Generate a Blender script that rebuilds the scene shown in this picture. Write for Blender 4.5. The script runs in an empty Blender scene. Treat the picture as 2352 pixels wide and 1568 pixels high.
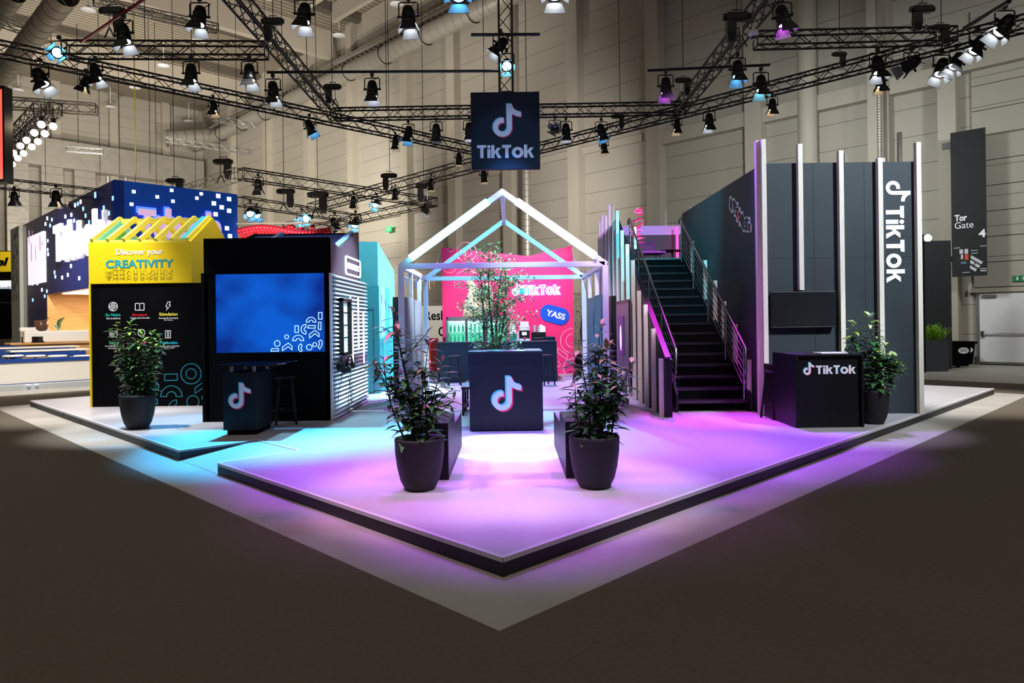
import bpy, bmesh, math, random
from mathutils import Vector, Matrix
from mathutils.geometry import tessellate_polygon
R = random.Random(7)
SC = bpy.context.scene
COL = SC.collection
PI = math.pi
# ---------------------------------------------------------------- camera model
F, CX, CY = 1603.0, 1172.0, 738.0
TH = math.radians(0.75)
HC = 1.677            # camera height above the hall floor
P = 0.127             # booth platform height
_c, _s = math.cos(TH), math.sin(TH)
def uv(x, y):
    u, v = x - CX, y - CY
    return u*_c - v*_s, u*_s + v*_c
def at(x, y, Y):
    u, v = uv(x, y); return Vector((u*Y/F, Y, HC - v*Y/F))
def gp(x, y, z=P):
    u, v = uv(x, y); Y = (HC - z)*F/v; return Vector((u*Y/F, Y, z))
def atX(x, y, X):
    u, v = uv(x, y); Y = X*F/u; return Vector((X, Y, HC - v*Y/F))
def onA(x, y, k):     # plane X + Y = k (runs back-left to front-right)
    u, v = uv(x, y); return at(x, y, k/(1 + u/F))
def onB(x, y, k):     # plane Y - X = k
    u, v = uv(x, y); return at(x, y, k/(1 - u/F))
def zat(x, y, Y): return at(x, y, Y).z
# ---------------------------------------------------------------- materials
def lin(h):
    h = h.lstrip('#')
    return tuple((c/12.92 if c <= .04045 else ((c+.055)/1.055)**2.4) for c in (int(h[i:i+2], 16)/255 for i in (0, 2, 4)))
def M(name, col, rough=.5, metal=0., emit=None, es=0., var=0., vs=6., bump=0., bs=40., stretch=(1, 1, 1), coat=0., trans=0., alpha=1., spec=None):
    m = bpy.data.materials.new(name); m.use_nodes = True
    nt = m.node_tree; b = nt.nodes['Principled BSDF']; L = nt.links
    c = lin(col) if isinstance(col, str) else col
    b.inputs['Base Color'].default_value = (*c, 1)
    b.inputs['Roughness'].default_value = rough
    b.inputs['Metallic'].default_value = metal
    if spec is not None: b.inputs['Specular IOR Level'].default_value = spec
    if coat: b.inputs['Coat Weight'].default_value = coat
    if trans: b.inputs['Transmission Weight'].default_value = trans
    if alpha < 1: b.inputs['Alpha'].default_value = alpha
    if emit is not None:
        e = lin(emit) if isinstance(emit, str) else emit
        b.inputs['Emission Color'].default_value = (*e, 1); b.inputs['Emission Strength'].default_value = es
    if var or bump:
        tc = nt.nodes.new('ShaderNodeTexCoord'); mp = nt.nodes.new('ShaderNodeMapping')
        L.new(tc.outputs['Object'], mp.inputs[0]); mp.inputs['Scale'].default_value = stretch
        if var:
            n = nt.nodes.new('ShaderNodeTexNoise'); n.inputs['Scale'].default_value = vs; n.inputs['Detail'].default_value = 6
            L.new(mp.outputs[0], n.inputs['Vector'])
            r = nt.nodes.new('ShaderNodeValToRGB'); r.color_ramp.elements[0].position = .3; r.color_ramp.elements[1].position = .7
            r.color_ramp.elements[0].color = (*[max(0, x*(1-var)) for x in c], 1)
            r.color_ramp.elements[1].color = (*[min(1, x*(1+var)) for x in c], 1)
            L.new(n.outputs[0], r.inputs[0]); L.new(r.outputs[0], b.inputs['Base Color'])
        if bump:
            n2 = nt.nodes.new('ShaderNodeTexNoise'); n2.inputs['Scale'].default_value = bs; n2.inputs['Detail'].default_value = 4
            L.new(mp.outputs[0], n2.inputs['Vector'])
            bp = nt.nodes.new('ShaderNodeBump'); bp.inputs['Strength'].default_value = bump; bp.inputs['Distance'].default_value = .02
            L.new(n2.outputs[0], bp.inputs['Height']); L.new(bp.outputs[0], b.inputs['Normal'])
    return m
def stripes(m, axis, period, width, dark, bump=.3):
    """thin joint lines across a surface along one object axis (0,1,2), or across x+y / x-y directions given as a vector"""
    nt = m.node_tree; L = nt.links; b = nt.nodes['Principled BSDF']
    tc = nt.nodes.new('ShaderNodeTexCoord')
    d = nt.nodes.new('ShaderNodeVectorMath'); d.operation = 'DOT_PRODUCT'
    L.new(tc.outputs['Object'], d.inputs[0]); d.inputs[1].default_value = axis
    dv = nt.nodes.new('ShaderNodeMath'); dv.operation = 'DIVIDE'; dv.inputs[1].default_value = period; L.new(d.outputs['Value'], dv.inputs[0])
    fr = nt.nodes.new('ShaderNodeMath'); fr.operation = 'FRACT'; L.new(dv.outputs[0], fr.inputs[0])
    lt = nt.nodes.new('ShaderNodeMath'); lt.operation = 'LESS_THAN'; lt.inputs[1].default_value = width/period; L.new(fr.outputs[0], lt.inputs[0])
    mx = nt.nodes.new('ShaderNodeMix'); mx.data_type = 'RGBA'
    old = b.inputs['Base Color']
    if old.is_linked: L.new(old.links[0].from_socket, mx.inputs[6])
    else: mx.inputs[6].default_value = old.default_value
    mx.inputs[7].default_value = (*lin(dark), 1)
    L.new(lt.outputs[0], mx.inputs[0]); L.new(mx.outputs[2], b.inputs['Base Color'])
    return m
# ---------------------------------------------------------------- mesh builder
class MB:
    def __init__(s): s.v = []; s.f = []; s.m = []; s.mats = []; s.sm = []
    def mi(s, mat):
        if mat not in s.mats: s.mats.append(mat)
        return s.mats.index(mat)
    def add(s, vs, fs, mat, smooth=False):
        o = len(s.v); s.v += [Vector(p) for p in vs]; i = s.mi(mat)
        for f in fs: s.f.append([o+k for k in f]); s.m.append(i); s.sm.append(smooth)
        return s
    def box(s, x0, x1, y0, y1, z0, z1, mat, fr=None):
        vs = [(x, y, z) for z in (z0, z1) for y in (y0, y1) for x in (x0, x1)]
        if fr is not None: vs = [fr @ Vector(v) for v in vs]
        return s.add(vs, [(0,2,3,1),(4,5,7,6),(0,1,5,4),(2,6,7,3),(0,4,6,2),(1,3,7,5)], mat)
    def bbox(s, x0, x1, y0, y1, z0, z1, mat, r=.006, fr=None):   # box with bevelled edges
        bm = bmesh.new(); bmesh.ops.create_cube(bm, size=1)
        for v in bm.verts: v.co = Vector((x0+(v.co.x+.5)*(x1-x0), y0+(v.co.y+.5)*(y1-y0), z0+(v.co.z+.5)*(z1-z0)))
        bmesh.ops.bevel(bm, geom=list(bm.edges), offset=r, segments=2, affect='EDGES', profile=.6)
        bm.verts.index_update()
        vs = [v.co.copy() for v in bm.verts]
        if fr is not None: vs = [fr @ v for v in vs]
        s.add(vs, [[v.index for v in f.verts] for f in bm.faces], mat); bm.free(); return s
    def cyl(s, a, b, r0, mat, r1=None, n=8, caps=True, smooth=True):
        a, b = Vector(a), Vector(b); r1 = r0 if r1 is None else r1
        d = (b-a)
        if d.length < 1e-6: return s
        q = d.to_track_quat('Z', 'Y'); vs = []
        for p, r in ((a, r0), (b, r1)):
            for k in range(n):
                t = 2*PI*(k+.5)/n; vs.append(p + q @ Vector((r*math.cos(t), r*math.sin(t), 0)))
        s.add(vs, [(k, (k+1) % n, n+(k+1) % n, n+k) for k in range(n)], mat, smooth)
        if caps: s.add(vs[:n], [list(range(n))[::-1]], mat); s.add(vs[n:], [list(range(n))], mat)
        return s
    def tube(s, pts, r, mat, n=6, rr=None, closed=False):
        pts = [Vector(p) for p in pts]; N = len(pts); vs = []; 
        up = None
        for i, p in enumerate(pts):
            if closed: t = pts[(i+1) % N] - pts[i-1]
            else: t = pts[min(i+1, N-1)] - pts[max(i-1, 0)]
            t.normalize()
            if up is None: up = t.orthogonal().normalized()
            up = (up - t*up.dot(t)).normalized(); w = t.cross(up)
            q = r if rr is None else rr[i]
            for k in range(n):
                a = 2*PI*k/n; vs.append(p + up*q*math.cos(a) + w*q*math.sin(a))
        fs = []
        for i in range(N if closed else N-1):
            j = (i+1) % N
            for k in range(n): fs.append((i*n+k, i*n+(k+1) % n, j*n+(k+1) % n, j*n+k))
        s.add(vs, fs, mat, True)
        if not closed: s.add(vs[:n], [list(range(n))[::-1]], mat); s.add(vs[-n:], [list(range(n))], mat)
        return s
    def lathe(s, prof, c, mat, n=28, smooth=True):
        c = Vector(c); vs = []
        for r, z in prof:
            for k in range(n):
                t = 2*PI*k/n; vs.append(c + Vector((r*math.cos(t), r*math.sin(t), z)))
        fs = [(i*n+k, i*n+(k+1) % n, (i+1)*n+(k+1) % n, (i+1)*n+k) for i in range(len(prof)-1) for k in range(n)]
        return s.add(vs, fs, mat, smooth)
    def prism(s, poly, fr, d0, d1, mat):
        """2-D polygon (any simple outline) in frame fr (cols ex, ey, n) extruded from d0 to d1 along n"""
        n = len(poly)
        tri = tessellate_polygon([[Vector((p[0], p[1], 0)) for p in poly]])
        A = [fr @ Vector((p[0], p[1], d0)) for p in poly]; B = [fr @ Vector((p[0], p[1], d1)) for p in poly]
        s.add(A+B, [tuple(t) for t in tri] + [tuple(n+i for i in t) for t in tri] + [(i, (i+1) % n, n+(i+1) % n, n+i) for i in range(n)], mat)
        return s
    def line(s, pts, fr, w, mat, d0=0., d1=.004, closed=True):
        """outline of width w drawn on a surface"""
        N = len(pts); P2 = [Vector((p[0], p[1])) for p in pts]
        lf, rt = [], []
        for i in range(N):
            a = P2[i-1] if (closed or i) else P2[i]; b = P2[(i+1) % N] if (closed or i < N-1) else P2[i]
            e1 = (P2[i]-a); e2 = (b-P2[i])
            if e1.length < 1e-9: e1 = e2
            if e2.length < 1e-9: e2 = e1
            e1 = e1.normalized(); e2 = e2.normalized()
            n1 = Vector((-e1.y, e1.x)); n2 = Vector((-e2.y, e2.x)); m = n1+n2
            if m.length < 1e-6: m = n1
            m.normalize(); k = min(2., 1/max(.3, m.dot(n1)))
            lf.append(P2[i]+m*w/2*k); rt.append(P2[i]-m*w/2*k)
        vs = []
        for a, b in zip(lf, rt):
            for d in (d0, d1):
                vs.append(fr @ Vector((a.x, a.y, d))); vs.append(fr @ Vector((b.x, b.y, d)))
        fs = []
        for i in range(N if closed else N-1):
            j = (i+1) % N; a, b = 4*i, 4*j
            fs += [(a+2, a+3, b+3, b+2), (a, a+2, b+2, b), (a+1, b+1, b+3, a+3)]
        return s.add(vs, fs, mat)
    def sphere(s, c, r, mat, n=10, m=6, sc=(1, 1, 1)):
        c = Vector(c); vs = []
        for i in range(m+1):
            a = PI*i/m
            for k in range(n):
                t = 2*PI*k/n; vs.append(c+Vector((r*sc[0]*math.sin(a)*math.cos(t), r*sc[1]*math.sin(a)*math.sin(t), r*sc[2]*math.cos(a))))
        return s.add(vs, [(i*n+k, (i+1)*n+k, (i+1)*n+(k+1) % n, i*n+(k+1) % n) for i in range(m) for k in range(n)], mat, True)
    def mesh(s, name):
        me = bpy.data.meshes.new(name); me.from_pydata(s.v, [], s.f)
        for m in s.mats: me.materials.append(m)
        me.polygons.foreach_set('material_index', s.m); me.polygons.foreach_set('use_smooth', s.sm)
        me.update(); return me
    def obj(s, name, parent=None, label=None):
        if parent is not None:
            o = bpy.data.objects.new(name, s.mesh(name)); COL.objects.link(o); o.parent = parent
            off = parent.get('_off')
            if off is not None: o.location = (-off[0], -off[1], -off[2])
            elif parent.type == 'MESH' and parent.parent is None: o.location = -parent.location
            if label: o['label'] = label
            return o
        xs = [v.x for v in s.v]; ys = [v.y for v in s.v]; zs = [v.z for v in s.v]
        c = Vector(((min(xs)+max(xs))/2, (min(ys)+max(ys))/2, min(zs)))
        s.v = [v-c for v in s.v]
        o = bpy.data.objects.new(name, s.mesh(name)); COL.objects.link(o); o.location = c
        s.v = [v+c for v in s.v]
        return o
def tag(o, label=None, cat=None, group=None, kind=None):
    if label: o['label'] = label
    if cat: o['category'] = cat
    if group: o['group'] = group
    if kind: o['kind'] = kind
    return o
def thing(name, label, cat, loc, group=None, world=True):
    """Empty at a thing's base; parts given in world coordinates when world=True, else in local ones"""
    o = bpy.data.objects.new(name, None); COL.objects.link(o); o.location = loc; o.empty_display_size = .1
    if world: o['_off'] = tuple(loc)
    return tag(o, label, cat, group)
def solo(name, mb, label, cat, group=None): return tag(mb.obj(name), label, cat, group)
def struct(name, mb, label=None, cat=None): return tag(mb.obj(name), label, cat, None, 'structure')
def dup(root, label, loc=None, rotz=None, group=None):
    r = root.copy(); COL.objects.link(r)
    if loc is not None: r.location = loc
    if rotz is not None: r.rotation_euler = (0, 0, rotz)
    r['label'] = label
    if group: r['group'] = group
    for ch in list(root.children):
        c = ch.copy(); COL.objects.link(c); c.parent = r
        for g in list(ch.children):
            d = g.copy(); COL.objects.link(d); d.parent = c
    return r
def frame(o, ex, ey):
    ex, ey = Vector(ex).normalized(), Vector(ey).normalized(); n = ex.cross(ey)
    return Matrix(((ex.x, ey.x, n.x, o[0]), (ex.y, ey.y, n.y, o[1]), (ex.z, ey.z, n.z, o[2]), (0, 0, 0, 1)))
def FR(o): return frame(o, (1, 0, 0), (0, 0, 1))       # wall that faces the camera (normal -Y)
# ---------------------------------------------------------------- 2-D outlines
def arc(cx, cy, r, a0, a1, n=24): return [(cx+r*math.cos(math.radians(a0+(a1-a0)*i/n)), cy+r*math.sin(math.radians(a0+(a1-a0)*i/n))) for i in range(n+1)]
def bez(p, q, r, n=10): return [((1-t)**2*p[0]+2*t*(1-t)*q[0]+t*t*r[0], (1-t)**2*p[1]+2*t*(1-t)*q[1]+t*t*r[1]) for t in [i/n for i in range(n+1)]]
def circ(cx, cy, r, n=32): return arc(cx, cy, r, 0, 360, n)[:-1]
def rect(x0, y0, x1, y1): return [(x0, y0), (x1, y0), (x1, y1), (x0, y1)]
def rrect(x0, y0, x1, y1, r): return arc(x1-r, y0+r, r, -90, 0, 6)+arc(x1-r, y1-r, r, 0, 90, 6)+arc(x0+r, y1-r, r, 90, 180, 6)+arc(x0+r, y0+r, r, 180, 270, 6)
def arch(cx, cy, ro, ri, a0=0, a1=180): return arc(cx, cy, ro, a0, a1, 18)+arc(cx, cy, ri, a1, a0, 18)
def chev(cx, cy, w, h, t): return [(cx-w/2, cy), (cx, cy+h), (cx+w/2, cy), (cx+w/2, cy-t), (cx, cy+h-t), (cx-w/2, cy-t)]
def xf(poly, sx, sy, dx, dy): return [(p[0]*sx+dx, p[1]*sy+dy) for p in poly]
NOTE = ([(.46, 1), (.62, 1)] + arc(.90, 1.04, .283, 188, 270, 10)[1:] + [(.90, .605)] + bez((.90, .605), (.74, .605), (.62, .695), 6)[1:]
        + arc(.33, .29, .29, 0, -279, 36) + arc(.33, .29, .135, 70, 360, 30) )
def glyph(ch):
    """geometric bold letters, cap height 1 -> list of (polygons), advance"""
    if ch == 'T': return [[(0, 1), (.72, 1), (.66, .78), (.485, .78), (.485, 0), (.235, 0), (.235, .78), (0, .78)]], .72
    if ch == 'i': return [rect(.0, 0, .25, .68), circ(.125, .87, .13, 16)], .25
    if ch == 'k': return [[(0, 0), (.25, 0), (.25, .30), (.33, .385), (.5, 0), (.78, 0), (.5, .48), (.75, .78), (.46, .78), (.25, .5), (.25, 1), (0, 1)]], .78
    if ch == 'o': return [arc(.42, .41, .42, 0, 360, 32)[:-1] + [(.84, .41)] + [(.62, .41)] + arc(.42, .41, .2, 360, 0, 32)[1:]], .84
    return [], .3
def tiktok_word(mb, fr, w, h, mats, d=.004, gap=.07):
    adv = []; x = 0
    for ch in 'TikTok':
        g, a = glyph(ch); adv.append((x, g, ch)); x += a+gap
    W = x-gap
    for x0, g, ch in adv:
        if ch == 'o' and len(mats) > 1:
            for off, mt, dd in ((-.055, mats[1], d), (.055, mats[2], d+.001)):
                for p in g: mb.prism(xf(p, w/W, h, (x0+off)*w/W, 0), fr, 0, dd, mt)
        for p in g: mb.prism(xf(p, w/W, h, x0*w/W, 0), fr, 0, d+.003, mats[0])
def note_logo(mb, fr, h, mats, off=.04, d=.004):
    if len(mats) > 1:
        mb.prism(xf(NOTE, h, h, -off*h, off*h), fr, 0, d, mats[1])
        mb.prism(xf(NOTE, h, h, off*h, -off*h), fr, 0, d+.002, mats[2])
    mb.prism(xf(NOTE, h, h, 0, 0), fr, 0, d+.004, mats[0])
def text(s, fr, w, h, mat, name, parent, bold=.03, depth=.004, shear=0., align='LEFT', space=1., base=None):
    """lettering whose bounding box is fitted to w x h at frame origin"""
    cu = bpy.data.curves.new(name, 'FONT'); cu.body = s; cu.size = 1; cu.offset = bold; cu.shear = shear; cu.space_character = space
    cu.resolution_u = 4; cu.align_x = align; cu.space_line = .85
    o = bpy.data.objects.new(name, cu); COL.objects.link(o)
    dg = bpy.context.evaluated_depsgraph_get(); dg.update()
    me = bpy.data.meshes.new_from_object(o.evaluated_get(dg)); bpy.data.objects.remove(o)
    me.transform(Matrix.Identity(4))
    xs = [v.co.x for v in me.vertices]; ys = [v.co.y for v in me.vertices]
    x0, x1, y0, y1 = min(xs), max(xs), min(ys), max(ys)
    mb = MB(); sx, sy = w/(x1-x0), h/(y1-y0)
    pts = [((v.co.x-x0)*sx, (v.co.y-y0)*sy) for v in me.vertices]
    vs = [fr @ Vector((p[0], p[1], depth)) for p in pts]
    mb.add(vs, [list(p.vertices) for p in me.polygons], mat)
    # side walls down to the surface
    from collections import Counter
    ec = Counter()
    for p in me.polygons:
        k = list(p.vertices)
        for a, b in zip(k, k[1:]+k[:1]): ec[tuple(sorted((a, b)))] += 1
    lo = [fr @ Vector((p[0], p[1], 0)) for p in pts]
    base = len(vs); edges = [e for e, c in ec.items() if c == 1]
    mb.add(vs+lo, [(a, b, b+base, a+base) for a, b in edges], mat)
    bpy.data.meshes.remove(me)
    return mb.obj(name, parent) if parent is not None else mb
# ---------------------------------------------------------------- palette
black = M('black satin', '#0d0e11', .45, var=.2, vs=3, bump=.05, bs=200, spec=.3)
blackm = M('black matte board', '#07080b', .6, var=.2, vs=2, spec=.05)
navy = M('dark laminate', '#131824', .45, var=.12, vs=3, spec=.35)
darkw = M('dark grey wall board', '#2c3339', .6, spec=.3, var=.1, vs=1.2, bump=.05, bs=60)
rig = M('black powder coated aluminium', '#0a0b0d', .4, metal=.3)
alu = M('bare aluminium', '#96958f', .4, metal=.8)
steel = M('brushed steel', '#c8ccd2', .25, metal=1.)
chrome = M('chrome', '#dddddd', .12, metal=1.)
white = M('white paint', '#e6e6e8', .45, var=.03, vs=4)
whitef = M('white frame metal', '#dfe0ea', .4)
pine = M('white washed pine', '#d8cfc4', .6, var=.1, vs=5, stretch=(9, 9, .7), bump=.1, bs=30)
yellow = M('yellow board', '#e8c800', .5, var=.04, vs=3)
yell2 = M('pale yellow timber', '#e8dc58', .5)
teal = M('turquoise board', '#63c6d2', .5, var=.05, vs=3)
teald = M('turquoise door', '#4db5c2', .45)
plum = M('plum board', '#3d2f3b', .55, var=.25, vs=5)
pink = M('pink wall print', '#f0267a', .5, var=.05, vs=1.5)
blueb = M('blue badge', '#0d55d8', .4)
wht = M('white vinyl', '#f2f4fa', .5)
cyanv = M('cyan vinyl', '#4fd2e6', .5)
redv = M('red vinyl', '#f02256', .5)
tealt = M('teal lettering', '#0f9bb4', .5)
tealt2 = M('teal green lettering', '#1fb0a6', .5)
redt = M('red lettering', '#e0123c', .5)
yelt = M('yellow lettering', '#efe45a', .5)
grnt = M('green lettering', '#5fbf8c', .5)
cyant = M('cyan lettering', '#27bfe0', .5)
pinkt = M('pink lettering', '#c23a80', .5)
lineg = M('grey outline', '#a9991c', .5)
cyanl = M('cyan outline', '#1b9bb0', .5)
pinkl = M('pale pink outline', '#ff9cc0', .5)
soil = M('potting soil', '#20170f', .95, bump=.8, bs=60)
potm = M('dark planter', '#16151b', .65, var=.15, vs=8, bump=.25, bs=120)
leafd = M('dark green leaf', '#3f6e42', .33, var=.3, vs=9)
leafy = M('young green leaf', '#8fae3c', .45, var=.2, vs=9)
leafp = M('bronze young leaf', '#a8866c', .45, var=.2, vs=9)
leafb = M('birch leaf', '#6fa86a', .45, var=.35, vs=9)
bark = M('bark', '#6b5a49', .8, var=.4, vs=20)
stemm = M('green stem', '#4d5e35', .6)
glassd = M('dark glass top', '#0c1220', .06, coat=.6)
oak = M('oak veneer', '#c99a5e', .45, var=.15, vs=2.5, stretch=(.6, .6, 7), bump=.05)
taboo = M('blue glossy wall', '#1d2870', .12, var=.12, vs=.4, coat=.4)
tabor = M('blue led wall', '#0b2f78', .3, emit='#0a3a8c', es=.4)
bluetrim = M('blue trim', '#123a86', .45)
orange = M('orange box', '#c8452a', .5)
def glow(name, col, es, base=None): return M(name, base or col, .4, emit=col, es=es)
ledc = glow('led tube cyan white', (.16, .8, 1.), 5)
ledp = glow('led tube lilac white', (.66, .56, 1.), 4.5)
neonw = glow('white neon', '#e6f0ff', 2.6)
neonp = glow('soft pink neon', '#ffc2d4', 2.6)
neonr = glow('red pink neon', '#ff2e74', 4)
neonc = glow('cyan neon', '#6ff0ff', 5)
dotw = glow('led pixel', '#e4f4ff', 3)
dotb = glow('led pixel blue', '#7fb8ff', 2)
lensw = glow('white lens', (.88, .95, 1.), 22)
lensb = glow('blue lens', (.10, .52, 1.), 22)
lensc = glow('cyan lens', (.25, .8, 1.), 22)
lenswm = glow('warm lens', (1., .74, .40), 20)
lensm = glow('magenta lens', (.85, .1, 1.), 14)
lenso = M('dark lens', '#20242c', .1, coat=.5)
doorm = M('barn door black steel', '#101114', .5, metal=.2)
dooro = M('barn door lightened inside', '#8a8a8c', .5)  # inner faces lightened to look lit by the lens
# hall
wallm = M('hall wall panel', '#aaa498', .7, var=.03, vs=.5)
stripes(wallm, (0, 0, 1), 1.02, .025, '#6d6961')
pil = M('hall pilaster', '#b0a99b', .7, var=.03, vs=.7)
pild = M('hall concrete', '#97928a', .75, var=.06, vs=.8)
ceilm = M('corrugated roof deck', '#968d7c', .7)
stripes(ceilm, (.7071, -.7071, 0), .46, .16, '#645c4f')
beamm = M('roof beam', '#b9b0a1', .7, var=.04, vs=.5)
beamd = M('roof purlin', '#5d564c', .75)  # dark tone stands in for deep shade on purlins; also colours tray rungs
duct = M('spiral duct', '#a09c92', .42, metal=.35)
foil = M('foil insulation', '#aaa59c', .4, metal=.3, var=.1, vs=1.5, bump=.5, bs=3)
conc = M('hall concrete floor', '#a5a19a', .6, var=.14, vs=1.2, bump=.08, bs=20)
carp = M('brown aisle carpet', '#5c5347', .95, var=.1, vs=30, bump=.3, bs=300)
floorw = M('white wood vinyl', '#aeabb0', .4, var=.05, vs=2.2, stretch=(1.2, .18, 1), bump=.03)
edgew = M('white platform edging', '#cfcdd2', .5)
fascia = M('black platform fascia', '#16161a', .5)
stripew = M('white floor tape', '#f4f8ff', .5)
# ================================================================ camera
cam = bpy.data.cameras.new('camera'); co = bpy.data.objects.new('camera', cam); COL.objects.link(co)
cam.sensor_width = 36; cam.lens = F/2352*36; cam.shift_x = (1176-CX)/2352; cam.shift_y = (CY-784)/2352
cam.clip_end = 300; co.location = (0, 0, HC); co.rotation_euler = (math.radians(90), TH, 0)
SC.camera = co
# ================================================================ hall shell
KA, KB = 39.9, 102.0
q2 = math.sqrt(2)
cornr = ((KA-KB)/2, (KA+KB)/2)
ZC = 23.4
m = MB(); m.add([(-90, -25, 0), (60, -25, 0), (60, 90, 0), (-90, 90, 0)], [(0, 1, 2, 3)], conc); struct('floor', m)
WA = frame((cornr[0], cornr[1], 0), (1, -1, 0), (0, 0, 1))       # back wall, runs to the right towards us; normal to camera
def tA(Y): return (cornr[1]-Y)*q2
m = MB(); m.box(0, tA(12), 0, ZC, -.4, 0, wallm, WA); struct('wall_back', m)
WB = frame((cornr[0], cornr[1], 0), (1, 1, 0), (0, 0, 1))        # left wall; local x negative goes towards us-left
m = MB(); m.box(-45, 0, 0, ZC, -.4, 0, wallm, WB); struct('wall_left', m)
m = MB(); m.box(-75, 40, 3, 92, ZC, ZC+.3, ceilm); cl = struct('ceiling', m)
# rafters (run with the back wall) and purlins across them
for k in range(11):
    kk = KA-.9-3.3*k
    f = frame((kk/2-24, kk/2+24, 0), (1, -1, 0), (0, 0, 1)); m = MB(); m.box(-8, 62, ZC-1.25, ZC-.05, -.16, .16, beamm, f); m.obj('rafter', cl)
for k in range(7):
    kk = 94-11.5*k
    f = frame((-kk/2, kk/2, 0), (1, 1, 0), (0, 0, 1)); m = MB(); m.box(-30, 27.5, ZC-.55, ZC-.03, -.3, .3, beamd, f); m.obj('purlin', cl)
for k in range(3):
    kk = 86-21*k
    f = frame((-kk/2, kk/2, 0), (1, 1, 0), (0, 0, 1)); m = MB(); m.box(-30, 27.5, ZC-2.1, ZC-.05, -.28, .28, beamm, f); m.obj('girder', cl)
n = 0
def trim(mb):
    global n
    n += 1; return struct('trim_%d' % n, mb)
for Y in (25.95, 29.35, 32.8, 36.2, 39.6, 43.0, 46.4, 51.0, 55.5, 60.5, 65.5):
    m = MB(); t = tA(Y); m.box(t-.36, t+.36, 0, ZC, 0, .55, pil, WA); trim(m)
    if Y > 37: m.box(t+1.3, t+1.9, 0, 18.5, 0, .12, pild, WA)
m = MB(); m.box(tA(33.0), tA(24.3), 9.75, 10.35, 0, .42, pil, WA); m.box(tA(24.3), tA(12), 10.0, 10.75, 0, .42, pil, WA); trim(m)     # ledge
m = MB(); m.box(tA(41), tA(33.4), 10.2, 10.55, 0, .18, pil, WA); m.box(tA(60), tA(45), 8.9, 9.3, 0, .3, pil, WA); trim(m)
m = MB(); t = tA(24.35); m.box(t-.34, t+.2, 0, 10.7, 0, .6, pil, WA); trim(m)          # gate jamb
m = MB(); m.cyl(WA @ Vector((tA(27.75), 0, .55)), WA @ Vector((tA(27.75), ZC, .55)), .36, pil, n=24); trim(m)
m = MB(); m.box(0, tA(20), 20.15, 21.1, 0, .75, pil, WA); trim(m)                       # beam above the cable tray
for k in range(9): 
    m = MB(); m.box(-4-4.6*k, -3.3-4.6*k, 0, ZC, 0, .5, pil, WB); trim(m)
# sectional gate with doors
m = MB()
for i in range(11):
    m.box(tA(24.2)+.35, tA(13), 2.62+.86*i, 2.62+.86*i+.835, 0, .1, wallm, WA)
g = struct('door_1', m)
m = MB(); m.box(tA(24.2)+.2, tA(13), 2.45, 2.6, 0, .16, pil, WA); m.obj('header_rail', g)
t0 = tA(23.85)
d2 = MB(); d2.bbox(t0, t0+1.68, .1, 2.42, 0, .1, white, .01, WA); D = struct('door_2', d2)
m = MB(); m.box(t0-.08, t0, 0, 2.47, 0, .13, alu, WA); m.box(t0, t0+3.5, 2.42, 2.48, 0, .13, alu, WA); m.box(t0, t0+1.68, .03, .1, 0, .12, alu, WA); m.obj('door_frame', D)
m = MB(); m.cyl(WA @ Vector((t0+.1, 1.05, .17)), WA @ Vector((t0+1.55, 1.05, .17)), .022, steel); m.box(t0+.05, t0+.14, .96, 1.14, .1, .2, steel, WA); m.box(t0+1.52, t0+1.61, .96, 1.14, .1, .2, steel, WA); m.obj('push_bar', D)
m = MB(); m.box(t0+.1, t0+.5, 2.28, 2.36, .1, .17, alu, WA); m.obj('door_closer', D)
m = MB(); m.box(t0+1.55, t0+1.62, 2.2, 2.38, .1, .15, steel, WA); m.obj('door_magnet', D)
d3 = MB(); d3.bbox(t0+1.76, t0+3.5, .1, 2.42, 0, .1, white, .01, WA); D = struct('door_3', d3)
m = MB(); m.box(t0+1.8, t0+1.88, .96, 1.14, .1, .2, steel, WA); m.obj('door_latch', D)
# left wall: insulated ducts and vent panel
m = MB(); m.box(-45, -.5, 15.6, 18.0, 0, 1.6, foil, WB); solo('insulated_duct', m, 'broad silver insulated duct box running along the top of the far left wall', 'duct', 'silver insulated ducts on the far wall')
for i, (x, wd) in enumerate(((40, 50), (120, 50), (195, 48))):
    p0, p1 = onB(x-wd/2, 400, KB-1.6), onB(x+wd/2, 400, KB-1.6)
    f = frame((p0.x, p0.y, 0), (1, 1, 0), (0, 0, 1)); L = (p1-p0).length
    m = MB()
    for j in range(11): m.box(0, L, 1.5*j+.02, 1.5*j+1.5, -.6, 0, foil, f)
    solo('insulated_riser', m, ['leftmost upright silver insulated duct on the far left wall', 'middle upright silver insulated duct on the far left wall', 'right-hand upright silver insulated duct, beside the grey vent panel'][i], 'duct', 'silver insulated ducts on the far wall')
p0, p1 = onB(243, 350, KB-.3), onB(290, 350, KB-.3)
f = frame((p0.x, p0.y, 0), (1, 1, 0), (0, 0, 1)); L = (p1-p0).length
vt = thing('louvre_vent', 'grey louvred vent panel with white framed openings high on the far wall', 'vent panel', (p0.x, p0.y, zat(265, 416, p0.y)))
m = MB(); m.box(0, L, zat(265, 418, p0.y), zat(265, 348, p0.y), -.2, 0, pild, f); m.obj('panel', vt)
for j in range(2):
    for i in range(2):
        z1 = zat(265, 353+34*j, p0.y); z0 = zat(265, 384+34*j, p0.y)
        m = MB(); a, b = L*(.07+.48*i), L*(.45+.48*i)
        m.line(rect(a, z0, b, z1), f, .12, white, 0, .08)
        for k in range(8): m.box(a, b, z0+(z1-z0)*k/8, z0+(z1-z0)*(k+.55)/8, 0, .05, pild, f)
        m.obj('louvre', vt)
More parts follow.
